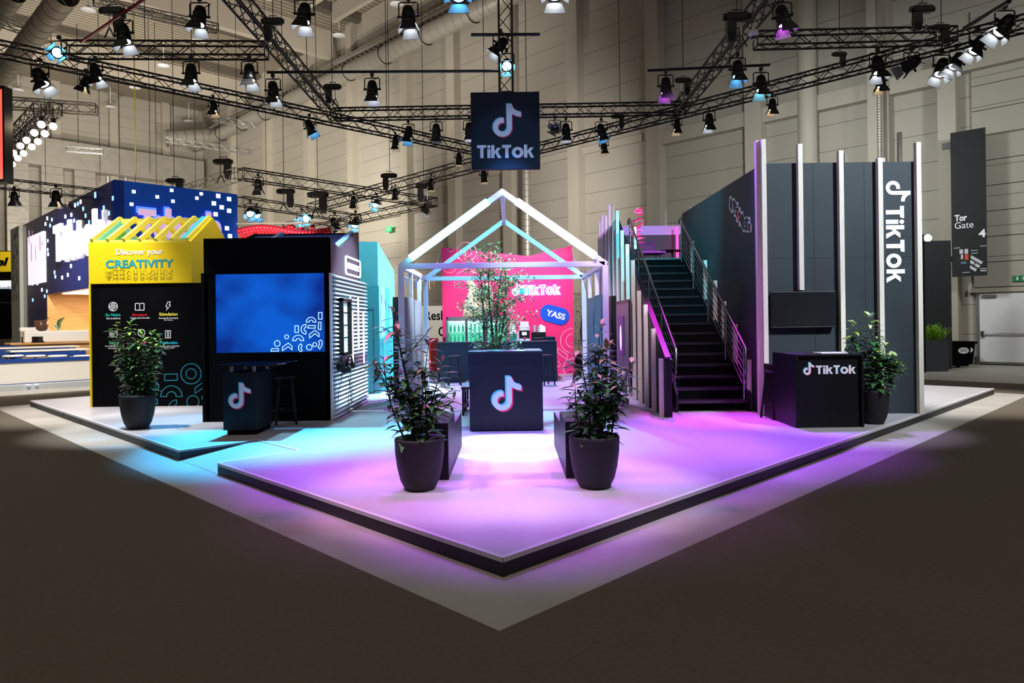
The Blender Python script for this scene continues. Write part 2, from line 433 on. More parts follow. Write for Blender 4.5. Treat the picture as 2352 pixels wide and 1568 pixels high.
# big ventilation ducts
def round_duct(p0, p1, r, label, group='round silver ventilation ducts', hoops=0):
    o = thing('ventilation_duct', label, 'duct', p0, group); m = MB(); p0, p1 = Vector(p0), Vector(p1); L = (p1-p0).length; n = int(L/.7)
    for i in range(n): m.cyl(p0.lerp(p1, i/n), p0.lerp(p1, (i+.96)/n), r, duct, r*.985, 20, False)
    m.obj('pipe', o)
    for i in range(hoops):
        c = p0.lerp(p1, (i+.5)/hoops); q = (p1-p0).to_track_quat('Z', 'Y')
        m = MB(); m.tube([c+q @ Vector((r*1.04*math.cos(2*PI*k/20), r*1.04*math.sin(2*PI*k/20), 0)) for k in range(20)], .035, rig, 4, closed=True); m.obj('hanger_ring', o)
    return o
def wallpt(Y, z, d): v = WA @ Vector((tA(Y), z, d)); return v
round_duct(wallpt(69.5, 19.2, 1.6), wallpt(33, 19.2, 1.6), .58, 'long round silver duct running under the roof along the pale back wall', hoops=12)
d = round_duct(at(382, 318, 63), at(500, 312, 66), .75, 'short horizontal round duct ending below the vent in the far corner')
round_duct(onA(152, -14, 8.0), onA(-40, 230, 8.0), .38, 'big round silver duct crossing the roof corner, inner one of two')
round_duct(onA(38, -16, 8.0), onA(-40, 84, 8.0), .36, 'big round silver duct at the very corner of the roof, outer one of two')
o = thing('flue_pipe', 'upright silver spiral flue on the back wall above the gable frame', 'duct', at(1213, 590, 37.5), 'round silver ventilation ducts')
m = MB()
for i in range(16):
    z0, z1 = zat(1213, 600, 37.5), zat(1213, 385, 37.5); m.cyl((at(1210, 500, 37.5).x, 37.5, z0+(z1-z0)*i/16), (at(1210, 500, 37.5).x, 37.5, z0+(z1-z0)*(i+.95)/16), .24 if i > 9 else .3, duct, n=16)
m.obj('pipe', o)
m = MB(); m.cyl(at(1216, 590, 37.5), at(1212, 560, 37.5), .12, duct, .3, 16); m.obj('reducer', o)
o = thing('flexible_hose', 'thin silver flexible hose running up the wall beside a pilaster', 'hose', at(2021, 372, 25.0))
m = MB(); p0, p1 = at(2021, 372, 25), at(2016, -10, 25)
for i in range(60): m.cyl(p0.lerp(p1, i/60), p0.lerp(p1, (i+.8)/60), .075, duct, .085, 10)
m.obj('hose', o)
# cable tray
o = thing('cable_tray', 'dark ladder cable tray running beside the long roof duct', 'cable tray', wallpt(69, 20.3, 1.2)); m = MB()
for s in (.9, 1.7): m.box(tA(69), tA(33), 20.05, 20.2, s, s+.06, steel, WA)
m.obj('side_rail', o); m = MB()
for i in range(90): m.box(tA(69)+i*.56, tA(69)+i*.56+.12, 20.05, 20.1, .9, 1.7, beamd, WA)
m.obj('rung', o)['kind'] = 'stuff'
# ceiling lamps (white discs on short drops)
first = None
spots = [(203, 24, 'near the roof corner'), (376, 152, 'below the second roof girder'), (456, 94, 'beside the black spotlights'), (254, 247, 'low over the far wall'), (434, 280, 'over the round duct end'), (779, 83, 'between two roof rafters'), (912, 11, 'near the top edge'), (42, 208, 'beyond the corner ducts'), (310, 202, 'behind the long black truss')]
for i, (x, y, wh) in enumerate(spots):
    lab = 'white disc-shaped hall lamp hanging from the roof deck, ' + wh
    z = 21.5; u_, v_ = uv(x, y); Y = (HC-z)*F/v_
    loc = at(x, y, Y)
    if first is None:
        first = thing('pendant_lamp', lab, 'lamp', loc, 'hall roof lamps', False)
        m = MB(); m.lathe([(.001, 0), (.42, .0), (.45, .05), (.2, .18), (.08, .3), (.001, .3)], (0, 0, 0), white, 20); m.obj('lamp_shade', first)
        m = MB(); m.cyl((0, 0, .3), (0, 0, 1.9), .03, white, n=6); m.obj('stem', first)
    else: dup(first, lab, loc)
# ================================================================ ground
def pd(pts, z0, z1, mat, mb=None):
    mb = mb or MB(); fr = Matrix.Identity(4); mb.prism([(p[0], p[1]) for p in pts], fr, z0, z1, mat); return mb
A0, AL, AR = gp(1155, 1281), gp(68, 919), gp(2282, 892)
sd = ((AL-A0).length+(AR-A0).length)/2
eL, eR = (AL-A0).normalized(), (AR-A0).normalized()
AL, AR = A0+eL*sd, A0+eR*sd; AB = A0+(eL+eR)*sd
n1, n2, n3, n4 = gp(492, 1064), gp(674, 1037), gp(574, 1011), gp(410, 1034)
tl = (n1-A0).dot(eL); tr_ = (n4-A0).dot(eL); dp = 1.0
n1 = A0+eL*tl; n4 = A0+eL*tr_; n2 = n1+eR*dp; n3 = n4+eR*dp
plat = [A0, AR, AB, AL, n4, n3, n2, n1]
m = pd(plat, P-.024, P, floorw); pf = struct('platform', m)
m = pd([A0-(eL+eR)*0, AR, AB, AL, n4, n3, n2, n1], 0, P-.0245, fascia); m.obj('fascia', pf)
m = MB()
for a, b in ((n4, n3), (n3, n2), (n2, n1)):
    dd = (b-a).normalized(); nn = Vector((-dd.y, dd.x, 0))*.013
    m.add([a+nn+Vector((0, 0, .002)), b+nn+Vector((0, 0, .002)), b-nn+Vector((0, 0, .002)), a-nn+Vector((0, 0, .002))], [(0, 1, 2, 3)], stripew)
m.obj('floor_tape', pf)
m = MB()
for a, b in ((A0, AL), (AR, A0)):
    dd = (b-a).normalized(); nn = Vector((dd.y, -dd.x, 0)) if a is AR else Vector((-dd.y, dd.x, 0))
    nn = (eL+eR).normalized()*.05
for e, L0, L1 in ((eL, 0, tl), (eL, tr_, sd), (eR, 0, sd)):
    o2 = eR if e is eL else eL
    a, b = A0+e*L0, A0+e*L1; dz_ = .0015 if e is eL else .0022
    m.add([a-o2*.004+Vector((0, 0, dz_)), b-o2*.004+Vector((0, 0, dz_)), b+o2*.03+Vector((0, 0, dz_)), a+o2*.03+Vector((0, 0, dz_)),
           a-o2*.004-Vector((0, 0, .03)), b-o2*.004-Vector((0, 0, .03))], [(0, 1, 2, 3), (0, 1, 5, 4)], edgew)
m.obj('edging', pf)
m = MB()
for e, o2, ts in ((eL, eR, (10.4, 11.6, 12.8, 13.9)), (eR, eL, (10.6, 11.9, 13.2))):
    for t in ts:
        a = A0+e*t-o2*.004; m.add([a+e*.006, a-e*.006, a-e*.006-Vector((0, 0, P)), a+e*.006-Vector((0, 0, P))], [(0, 1, 2, 3)], blackm)
m.obj('fascia_joint', pf)
m = MB(); z = Vector((0, 0, P-.03)); zz = Vector((0, 0, P))
m.add([n4-zz+Vector((0, 0, .004)), n1-zz+Vector((0, 0, .004)), n2-Vector((0, 0, .004)), n3-Vector((0, 0, .004)), n4-zz, n1-zz, n2-zz, n3-zz], [(0, 1, 2, 3), (4, 5, 6, 7), (0, 1, 5, 4), (2, 3, 7, 6), (1, 2, 6, 5), (0, 3, 7, 4)], floorw)
tag(m.obj('ramp'), 'sloping access ramp let into the front left edge of the white platform', 'ramp')
# carpets
cz = .006
k = gp(1147, 1451, 0); kl = k+eL*30; kr = k+eR*30
m = pd([k, kr, (60, 20), (60, -20), (-60, -20), (-60, 20), kl], .001, cz, carp)
tag(m.obj('aisle_carpet'), 'brown carpet of the wide aisle in front of the platform', 'carpet')
m = MB(); a = gp(69, 931, 0); b = gp(0, 912, 0)
e1 = a-eL*.0
w0 = (gp(0, 934, 0)-AL).dot(eL); w1 = (gp(0, 912, 0)-AL).dot(eL)
m = pd([AL+eL*.5-eR*6, AL+eL*.5+eR*20, AL+eL*(w1+.2)+eR*20, AL+eL*(w1+.2)-eR*6], .001, cz+.003, carp)
tag(m.obj('side_aisle_carpet'), 'strip of brown carpet between the platform and the white low wall of the blue booth', 'carpet')
w0 = (gp(2352, 905, 0)-AR).dot(eR); w1 = (gp(2352, 882, 0)-AR).dot(eR)
m = pd([AR+eR*w0-eL*8, AR+eR*w0+eL*20, AR+eR*w1+eL*20, AR+eR*w1-eL*8], .001, cz+.0015, carp)
tag(m.obj('rear_aisle_carpet'), 'strip of brown carpet between the platform and the hall gate', 'carpet')
# ================================================================ yellow exhibit hut
def fit(fr, Y, x0, x1, ytop, ybot):
    """place something on a wall that faces us at depth Y: frame origin at the lower left, width, height"""
    a = at(x0, ybot, Y); b = at(x1, ytop, Y); return FR((a.x, Y, a.z)), b.x-a.x, b.z-a.z
YH = 13.5; XL, XR = at(206, 750, YH).x, at(441, 650, YH).x; YB = 15.5
zb, zt = zat(330, 651, YH), zat(330, 556, YH); YM = (YH+YB)/2; zr = zat(487, 500, YM)
h = thing('exhibit_hut', 'black and yellow hut with an open rafter roof and a creativity slogan', 'hut', (XL, YH, P), 'hut-shaped exhibits')
XW = -4.85
m = MB(); m.box(XL+.02, XW, YH+.01, YB, P, zb, blackm); m.obj('lower_wall', h, 'black lower wall')
m = MB(); m.bbox(XL, XR, YH-.015, YB+.01, zb, zt, yellow, .008); m.obj('upper_band', h, 'yellow upper band')
m = MB(); m.box(XL-.004, XL+.035, YH-.012, YH+.03, P, zb, yellow); m.obj('edge_strip', h, 'yellow edge strip')
fx = frame((XR, YH, zt), (0, 1, 0), (0, 0, 1))
m = MB(); m.prism([(-.015, 0), (YB-YH+.01, 0), ((YB-YH)/2, zr-zt)], fx, -.12, 0, yellow); m.obj('gable', h, 'yellow gable wall')
m = MB(); fl = frame((XL+.1, YH, zt), (0, 1, 0), (0, 0, 1)); m.prism([(0, 0), (YB-YH, 0), ((YB-YH)/2, zr-zt-.02)], fl, -.04, 0, teal); m.obj('gable_lining', h, 'inner gable coloured by painted teal light')  # teal light on the inner gable put into its colour
m = MB()
for Ye in (YH+.03, YB-.03): m = MB(); m.box(XL+.02, XR-.1, Ye-.03, Ye+.03, zt, zt+.05, yell2); m.obj('eave_beam', h)
m = MB(); m.box(XL+.02, XR-.06, YM-.02, YM+.02, zr-.1, zr, yell2); m.obj('ridge_beam', h)
for k in range(7):
    x = XL+.06+(XR-.14-XL)*k/6.
    for s in (0, 1):
        Y0 = YH if s == 0 else YB
        p, q = Vector((x, Y0, zt+.03)), Vector((x, YM, zr)); d_ = (q-p).normalized(); up = Vector((0, -d_.z, d_.y)) if s == 0 else Vector((0, d_.z, -d_.y))
        f = frame(p, d_, up); m = MB(); m.box(0, (q-p).length, -.05, .05, -.025, .025, yell2, f); m.obj('rafter', h)
m = MB()
for s in (0,):
    p, q = Vector((XR-.14, YH+.06, zt+.04)), Vector((XR-.14, YM, zr)); d_ = (q-p).normalized(); f = frame(p, d_, Vector((0, -d_.z, d_.y))); m.box(0, (q-p).length, -.05, .035, -.09, .03, cyanv, f)
m.obj('roof_edge', h, 'turquoise inner roof edge')
f, w, hh = fit(None, YH-.016, 267, 374, 574, 589); text('Discover your', f, w, hh+.03, wht, 'lettering', h, .02)
f, w, hh = fit(None, YH-.016, 243, 399, 595, 616); text('CREATIVITY', f, w, hh, tealt, 'lettering', h, .03)
for i, (a, b) in enumerate(((617, 628), (629, 636), (637, 642))):
    pass
m = MB()
f0, w, hh = fit(None, YH-.016, 243, 396, 617, 643)
# echo outlines under the slogan
cw = w/10
for rrow, (yy, ht) in enumerate(((hh*.55, hh*.4), (hh*.2, hh*.32), (0, hh*.16))):
    m = MB()
    for i, ch in enumerate('CREATIVITY'):
        x0 = cw*i+cw*.12; x1 = cw*i+cw*.82
        if ch == 'C': m.line(arc((x0+x1)/2, yy+ht, ht*.95, 200, 340, 8), f0, .011, lineg, 0, .003, False); m.line(arc((x0+x1)/2, yy+ht, ht*.55, 200, 340, 8), f0, .011, lineg, 0, .003, False)
        elif ch in 'IT': 
            c = (x0+x1)/2; m.line([(c-.03, yy+ht), (c-.03, yy), (c+.03, yy), (c+.03, yy+ht)], f0, .011, lineg, 0, .003, False)
        elif ch in 'VY':
            c = (x0+x1)/2; m.line([(c-.07, yy+ht), (c-.01, yy), (c+.02, yy), (c+.07, yy+ht)], f0, .011, lineg, 0, .003, False)
        elif ch == 'A': m.line([(x0, yy), (x0+.04, yy+ht*.8), (x1-.04, yy+ht*.8), (x1, yy)], f0, .011, lineg, 0, .003, False)
        else: m.line([(x0, yy), (x0, yy+ht), (x1, yy+ht), (x1-.03, yy+ht*.4), (x1, yy)], f0, .011, lineg, 0, .003, False)
    m.obj('line_pattern', h)
# icons and captions (pixel boxes read on the wall plane)
YI = YH+.009
def px(x, y): a = at(x, y, YI); return (a.x, a.z)
FI = frame((0, YI, 0), (1, 0, 0), (0, 0, 1))
def pl(pts): return [px(*p) for p in pts]
W1 = .012
m = MB(); cx, cy = 260, 704
m.line(pl([(cx+(9.5+.8*(i % 2))*math.cos(i*PI/16), cy+(9.5+.8*(i % 2))*math.sin(i*PI/16)) for i in range(32)]), FI, .011, wht)
for o_ in (-5, -1.5, 2, 5.5): m.line(pl([(cx-6+o_*.5, cy+5+o_*.8), (cx+5+o_*.6, cy-6+o_*.9)]), FI, .013, wht, closed=False)
m.obj('icon', h)
m = MB(); m.line(pl([(311, 697), (316, 696), (321, 698), (326, 696), (331, 697), (331, 712), (311, 712)]), FI, .014, wht); m.line(pl([(321, 698), (321, 711)]), FI, .012, wht, closed=False); m.obj('icon', h)
m = MB(); m.line(pl([(385.5, 693), (391.5, 693), (388.5, 700), (392, 701), (382, 713), (385, 705), (381, 704)]), FI, .011, wht); m.obj('icon', h)
m = MB()
for i, hh_ in enumerate((3, 6, 4, 9, 6, 3, 5, 8, 6, 10, 4)): m.line(pl([(252+1.9*i, 767-hh_), (252+1.9*i, 767+hh_)]), FI, .009, wht, closed=False)
m.obj('icon', h)
m = MB(); m.line(pl([(325+8*math.cos(a*PI/12), 764+8*math.sin(a*PI/12)) for a in range(24)]), FI, .011, wht); m.obj('icon', h)
m = MB(); m.line(pl([(380, 759), (392, 759), (392, 776), (380, 776)]), FI, .011, wht)
for yy in (762.5, 767.5, 772.5): m.line(pl([(386+2.2*math.cos(a*PI/6), yy+2.2*math.sin(a*PI/6)) for a in range(12)]), FI, .009, wht)
m.obj('icon', h)
def cap(s, x0, x1, y0, y1, mat, bold=.02):
    a, b = at(x0, y1, YI), at(x1, y0, YI); text(s, FR((a.x, YI, a.z)), b.x-a.x, b.z-a.z, mat, 'caption', h, bold)
cap('Go Native', 242, 277, 719, 726.5, tealt2); cap('Structure', 304, 338, 719, 726, redt); cap('Stimulation', 366, 408, 717, 725, yelt)
cap('Fit in to stand out', 245, 277, 728.5, 733, wht, .01); cap('Turning stories into sales', 299, 344, 727.5, 733, wht, .01)
cap('Strategically leveraging', 365, 409, 728, 733, wht, .01); cap('the senses', 377, 397, 733, 736, wht, .01)
cap('Sound', 251, 273, 783, 790, grnt); cap('Trends', 311, 336, 783, 790, pinkt); cap('Production', 368, 408, 783, 790, cyant)
cap('Ensuring your sound is', 242, 285, 792.5, 797, wht, .01); cap('loud and clear', 249, 276, 797.5, 801, wht, .01)
cap('Bringing your production', 365, 412, 792, 797.5, wht, .01); cap('up to scratch', 377, 401, 797, 801, wht, .01)
# cyan outline shapes low on the wall
m = MB()
S_ = 280/1568.
def zp(pts): return pl([(200+p[0]*S_, 660+p[1]*S_) for p in pts])
def cz(cx, cy, r, a0=0, a1=360, n=28): return [(cx+r*math.cos(math.radians(a0+(a1-a0)*i/n)), cy-r*math.sin(math.radians(a0+(a1-a0)*i/n))) for i in range(n+(0 if a1-a0 == 360 else 1))]
for s_, cl_ in (([(998, 1115), (1162, 1111), (1162, 1192), (998, 1196)], True), (cz(1338, 1110, 130), True), (cz(1338, 1110, 65), True),
    (cz(1086, 1402, 138, 0, 180)+[(1024, 1404)]+cz(1086, 1402, 62, 180, 0)+[(1224, 1402)], True), (cz(875, 1270, 50), True), (cz(1362, 1468, 78), True),
    ([(1390, 1290), (1500, 1215), (1500, 1285), (1390, 1362)], True), ([(830, 1400), (905, 1440), (905, 1500), (860, 1480)], True),
    ([(1052, 1525)]+cz(1152, 1545, 100, 165, 90, 8)+[(1152, 1500), (1112, 1528)], False), (cz(1520, 1416, 42), True)):
    m = MB(); m.line(zp(s_), FI, .014, cyanl, 0, .004, cl_); m.obj('line_pattern', h)
# ================================================================ black music hut
YF = 11.2; XL, XR = at(470, 750, YF).x, at(757, 750, YF).x
YB2 = 13.45; zf = zat(612, 546, YF); zv = zat(784, 569, 11.9); zk = zat(828, 533, YB2); zc = atX(758.4, 627.4, XR).z
h = thing('exhibit_hut', 'black hut with a blue screen on the front and a folded roof', 'hut', (XL, YF, P), 'hut-shaped exhibits')
prof = [(0, P), (0, zf), (11.93-YF, zv), (YB2-YF, zk), (YB2-YF, P)]
sx0, sx1 = at(493, 718, YF).x, at(745, 718, YF).x; sz0, sz1 = zat(618, 809, YF), zat(618, 628, YF)
m = MB(); m.box(XL-.05, sx0, YF, YF+.12, P, sz1+.02, blackm); m.box(sx1, XR, YF, YF+.12, P, sz1, blackm); m.box(sx0, sx1, YF, YF+.12, P, sz0, blackm); m.box(XL, XR, YF-.005, YF+.12, sz1, zf, blackm); m.obj('front_wall', h)
m = MB(); fs = frame((XR, YF, 0), (0, 1, 0), (0, 0, 1)); m.prism(prof, fs, -.06, 0, plum); m.obj('side_wall', h, 'plum coloured side wall with a notched top')
m = MB(); fs = frame((XL, YF, 0), (0, 1, 0), (0, 0, 1)); m.prism(prof, fs, 0, .06, blackm); m.obj('side_wall', h)
m = MB(); m.box(XL, XR, YB2-.06, YB2, P, zk-.02, blackm); m.obj('rear_wall', h)
battm = M('pale blue roof batten', '#8fb4f0', .5); bluer = M('blue lit roof lining', '#0c3a9c', .5)  # lining colour carries the blue light falling on the roof
m = MB()
a, b, c = Vector((0, YF+.05, zf-.06)), Vector((0, 11.93, zv-.06)), Vector((0, YB2, zk-.03))
for p, q in ((a, b), (b, c)):
    d_ = (q-p).normalized(); f = frame(p+Vector((XL+.05, 0, 0)), (1, 0, 0), d_); m.box(0, XR-XL-.1, 0, (q-p).length, -.03, .0, bluer, f)
m.obj('roof', h, 'folded roof coloured by painted blue light')
for x in (XR-.13, XL+.55):
    m = MB(); d_ = (c-b).normalized(); f = frame(b+Vector((x, 0, .02)), d_, Vector((0, -d_.z, d_.y))); m.box(0, (c-b).length-.1, -.03, .05, -.03, .05, battm, f); m.obj('roof_batten', h)
# screen
scr = M('blue video screen', '#02102e', .25)
nt = scr.node_tree; b_ = nt.nodes['Principled BSDF']; tc = nt.nodes.new('ShaderNodeTexCoord'); n1_ = nt.nodes.new('ShaderNodeTexNoise')
mp = nt.nodes.new('ShaderNodeMapping'); mp.inputs['Scale'].default_value = (1, 1, 1.3); mp.inputs['Location'].default_value = (.7, 0, .2)
nt.links.new(tc.outputs['Object'], mp.inputs[0]); nt.links.new(mp.outputs[0], n1_.inputs['Vector']); n1_.inputs['Scale'].default_value = 1.1; n1_.inputs['Detail'].default_value = 1.5
rp = nt.nodes.new('ShaderNodeValToRGB'); rp.color_ramp.elements[0].position = .4; rp.color_ramp.elements[0].color = (*lin('#08349c'), 1)
rp.color_ramp.elements[1].position = .62; rp.color_ramp.elements[1].color = (*lin('#0a68ea'), 1)
nt.links.new(n1_.outputs[0], rp.inputs[0]); nt.links.new(rp.outputs[0], b_.inputs['Emission Color']); b_.inputs['Emission Strength'].default_value = .62
m = MB(); m.box(sx0, sx1, YF+.05, YF+.1, sz0, sz1, scr); so = m.obj('video_screen', h)
m = MB(); YI2 = YF+.05; FI2 = frame((0, YI2, 0), (1, 0, 0), (0, 0, 1))
def sp(pts): return [(lambda a: (a.x, a.z))(at(460+p[0]/3.92, 700+p[1]/3.92, YI2)) for p in pts]
white_l = glow('screen outline', '#b7e2ff', 1.1)
for s_ in (rect(1065, 68, 1096, 128), [(1066, 155), (1088, 155), (1086, 224), (1062, 218)], rect(853, 188, 884, 248), [(975, 185), (1036, 185), (1034, 210), (968, 208)],
    cz(778, 287, 18), cz(693, 347, 26), cz(982, 381, 25), cz(1031, 357, 18), [(645, 393), (704, 393), (704, 416), (637, 416)],
    cz(998, 155, 44, 0, 180, 14)+cz(998, 155, 18, 180, 0, 10), cz(882, 322, 50, 0, 180, 14)+cz(882, 322, 20, 180, 0, 10),
    cz(952, 219, 44, 90, 270, 14)+cz(952, 219, 17, 270, 90, 10), [(740, 380), (793, 343), (827, 372), (827, 405), (793, 375), (740, 413)],
    [(982, 265), (1033, 228), (1070, 258), (1070, 287), (1033, 258), (985, 298)], [(905, 350), (918, 365), (907, 390), (918, 412), (905, 424), (886, 400), (886, 370)],
    [(1086, 314), (1098, 330), (1096, 365), (1076, 396), (1060, 378), (1074, 355), (1066, 328)]):
    m.line(sp(s_), FI2, .011, white_l, 0, .004)
m.obj('line_pattern', so)
# cladding on the right side
cladm = M('white slat cladding', '#dbe1ea', .45)
m = MB(); y1 = 13.85; npl = 34; zz0 = P+.005; zz1 = zc; dz = (zz1-zz0)/npl
for i in range(npl):
    z = zz0+dz*i
    m.add([(XR+.002, YF+.05, z), (XR+.075, YF+.05, z+dz*.25), (XR+.075, YF+.05, z+dz*.5), (XR+.002, YF+.05, z+dz*.95), (XR+.002, y1, z), (XR+.075, y1, z+dz*.25), (XR+.075, y1, z+dz*.5), (XR+.002, y1, z+dz*.95)],
          [(0, 3, 2, 1), (4, 5, 6, 7), (0, 1, 5, 4), (1, 2, 6, 5), (2, 3, 7, 6)], cladm)
m.box(XR, XR+.03, YF, YF+.06, P, zc, whitef); m.box(XR-.05, XR+.0, YB2, y1, P, zc, cladm); m.obj('slat_cladding', h, 'white horizontal slat cladding')
fs = lambda x, y: frame(atX(x, y, XR+.004), (0, 1, 0), (0, 0, 1))
# neon sign
p, q = atX(793, 628, XR), atX(826, 640, XR); zt_ = atX(793, 588, XR).z
Ls = q.y-p.y; Hs = zt_-p.z; f = frame((XR+.005, p.y, p.z), (0, 1, 0), (0, 0, 1))
m = MB(); m.line(rrect(0, 0, Ls, Hs, .06), f, .028, neonw, 0, .02); sg = m.obj('neon_sign', h)
text('DISCOVER MUSIC', frame((XR+.005, p.y+Ls*.1, p.z+Hs*.34), (0, 1, 0), (0, 0, 1)), Ls*.8, Hs*.34, neonw, 'neon_lettering', sg, .01, .015)
# framed display case
a, b = atX(779, 740, XR+.075), atX(800, 740, XR+.075); zt_, zb_ = atX(779, 684, XR+.075).z, atX(779, 818, XR+.075).z
m = MB(); X1 = XR+.08; 
for ya, yb, za, zbb in ((a.y, a.y+.05, zb_, zt_), (b.y-.05, b.y, zb_, zt_), (a.y, b.y, zb_, zb_+.05), (a.y, b.y, zt_-.05, zt_)): m.box(XR, X1+.06, ya, yb, za, zbb, black)
cs = m.obj('display_frame', h)
m = MB(); m.box(XR, X1-.01, a.y+.05, b.y-.05, zb_+.05, zt_-.05, glow('lit poster', '#bfe6e6', .55, '#9ab8ba')); 
for k in range(3): m.box(X1-.01, X1, a.y+.05, b.y-.05, zb_+(zt_-zb_)*(.3+.22*k), zb_+(zt_-zb_)*(.32+.22*k), steel)
m.obj('display_poster', cs)
m = MB(); m.cyl((X1+.03, b.y+.02, zb_+.05), (X1+.03, b.y+.02, zt_+.06), .012, neonc); m.obj('neon_tube', cs)
for x, ya, yb in ((811, 716, 840), (824, 681, 803), (836, 717, 834)):
    p, q = atX(x, yb, XR+.12), atX(x-1, ya, XR+.12); m = MB(); m.cyl((p.x, p.y, p.z), (p.x, p.y, q.z), .014, neonp if x != 824 else neonw); m.obj('neon_tube', h)
# headphones on the cladding
hp = None
for x, y, lab in ((783, 838, 'black headphones, nearest of the three pairs hung on the white slats'), (795, 845, 'black headphones, lowest of the three pairs hung on the white slats'), (804, 836, 'black headphones, farthest back of the three pairs hung on the white slats')):
    p = atX(x, y, XR+.16)
    if hp is None:
        hp = thing('headphones', lab, 'headphones', p, 'headphones on the slat wall', False)
        m = MB(); m.tube([(0, .085*math.cos(t), .02+.12*math.sin(t)) for t in [PI*i/10 for i in range(11)]], .013, black, 6); m.obj('headband', hp)
        for s in (-1, 1):
            m = MB(); m.lathe([(.001, -.03), (.05, -.03), (.058, -.01), (.058, .02), (.04, .03), (.001, .03)], (0, 0, 0), black, 14)
            m.v = [Vector((v.x*.9, s*.085+v.z*.8*s, v.y*1.1-.02)) for v in m.v]; m.obj('ear_cup', hp)
    else: dup(hp, lab, p, R.uniform(-.4, .4))
o = thing('headphone_rack', 'small steel bracket on the slat wall that holds the headphones', 'bracket', atX(790, 825, XR+.1)); m = MB(); p, q = atX(780, 824, XR+.12), atX(807, 821, XR+.12)
m.cyl(p+Vector((0, 0, .05)), (p.x, q.y, p.z+.05), .012, steel); m.cyl((XR+.02, p.y+.1, p.z+.05), (XR+.12, p.y+.1, p.z+.05), .012, steel); m.obj('rail', o)
o = thing('headphone_cable', 'thin black cables hanging from the headphones to the floor', 'cable', atX(798, 940, XR+.1)); m = MB()
for x0, x1, y1_ in ((784, 778, 920), (796, 812, 950), (803, 802, 930)):
    p, q = atX(x0, 850, XR+.13), atX(x1, y1_, XR+.1); q.z = max(q.z, P+.02)
    m.tube([p.lerp(q, t)+Vector((0, .05*math.sin(6*t), 0)) for t in [i/10 for i in range(11)]], .006, black, 4)
m.obj('cable', o)
# ================================================================ turquoise hut
YF3 = 15.4; X3 = at(869, 700, YF3).x; XL3 = X3-1.1
zt3 = zat(850, 555, YF3); YE = X3*F/uv(906, 623)[0]; ze = atX(906, 623, X3).z
h = thing('exhibit_hut', 'turquoise hut with a sloping roof, narrow door and side window', 'hut', (X3, YF3, P), 'hut-shaped exhibits')
m = MB(); f = frame((X3, YF3, 0), (0, 1, 0), (0, 0, 1)); m.prism([(0, P), (0, zt3), (YE-YF3, ze), (YE-YF3, P)], f, -1.6, 0, teal); bo = m.obj('body', h)
zj = zat(850, 656, YF3)
m = MB(); m.box(X3-1.6, X3+.02, YF3-.02, YF3, P, zj, teald)
for i in range(16): y = YF3+.1+(YE-YF3-.1)*i/16.; m.box(X3, X3+.02, y, y+.05, P, atX(885, 775, X3).z, teald)
m.obj('ribbed_panel', h)
dx0, dx1 = at(842, 800, YF3).x, at(859, 800, YF3).x
m = MB(); m.box(X3-1.5, dx1, YF3-.03, YF3-.015, P+.02, zat(850, 712, YF3), teald); d_ = m.obj('door', h)
m = MB(); m.line([(dx0-.3, P+.02), (dx0-.3, zat(850, 711, YF3)), (dx1, zat(850, 711, YF3)), (dx1, P+.02)], frame((0, YF3-.03, 0), (1, 0, 0), (0, 0, 1)), .03, M('turquoise trim', '#357f8a', .5), 0, .006, False); m.obj('door_frame', d_)
m = MB(); a, b = atX(873.5, 700, X3), atX(894, 700, X3); za, zb_ = atX(884, 772, X3).z, atX(884, 660, X3).z
m.box(X3-.02, X3+.012, a.y, a.y+(b.y-a.y)*.45, za, zb_, glow('pale blue pane', '#6fa8e8', .6)); m.box(X3-.02, X3+.012, a.y+(b.y-a.y)*.45, b.y, za, zb_, glow('blue pane', '#1493d8', .6)); m.obj('window', h)
# ================================================================ dark tower panels flanking the frame
def slab(x0, x1, y0, y1, z1, mat, label, name='acoustic_divider', grp='tall dark panels beside the gable frame', mside=None):
    m = MB(); m.bbox(x0, x1, y0, y1, P, z1, mat, .006); return solo(name, m, label, 'panel', grp)
# ================================================================ black podiums, counters
YP = 9.82; a, b = at(513, 990, YP), at(589, 990, YP); zt_ = zat(560, 838, YP)
o = thing('podium', 'tall black podium with a dark glass top in front of the blue screen', 'podium', (a.x, YP, P), 'black branded counters')
m = MB(); m.bbox(a.x, b.x, YP, YP+.68, P+.07, zt_-.1, black); m.box(a.x+.04, b.x-.02, YP+.04, YP+.64, P, P+.07, blackm); m.obj('body', o)
m = MB(); m.bbox(at(497, 838, YP-.1).x, at(640, 838, YP-.1).x-.02, YP-.1, YP+.82, zt_-.015, zt_+.012, glassd, .004); m.obj('glass_top', o)
for x in (a.x+.1, b.x-.05, ):
    for y in (YP+.07, YP+.6): m = MB(); m.cyl((x, y, zt_-.1), (x, y, zt_-.015), .028, steel, n=12); m.obj('standoff', o)
m = MB(); f, w, hh = fit(None, YP-.001, 524, 574, 877, 938); note_logo(m, f, hh*.96, (wht, cyanv, redv), .04); m.obj('logo', o)
YC = 9.86; a, b = at(1079, 985, YC), at(1248, 985, YC); zt_ = zat(1162, 806, YC)
o = thing('reception_counter', 'dark square reception counter with a large note logo in front of the tree', 'counter', (a.x, YC, P), 'black branded counters')
m = MB(); zj = zat(1162, 845, YC); m.bbox(a.x, b.x, YC, YC+.55, P+.015, zj-.003, navy); m.bbox(a.x-.012, b.x-.004, YC-.004, YC+.55, zj, zt_-.02, navy); m.box(a.x+.03, b.x-.03, YC+.03, YC+.5, P, P+.02, blackm); m.obj('body', o)
m = MB(); m.bbox(a.x-.015, b.x, YC-.006, YC+.56, zt_-.02, zt_, navy); m.obj('top', o)
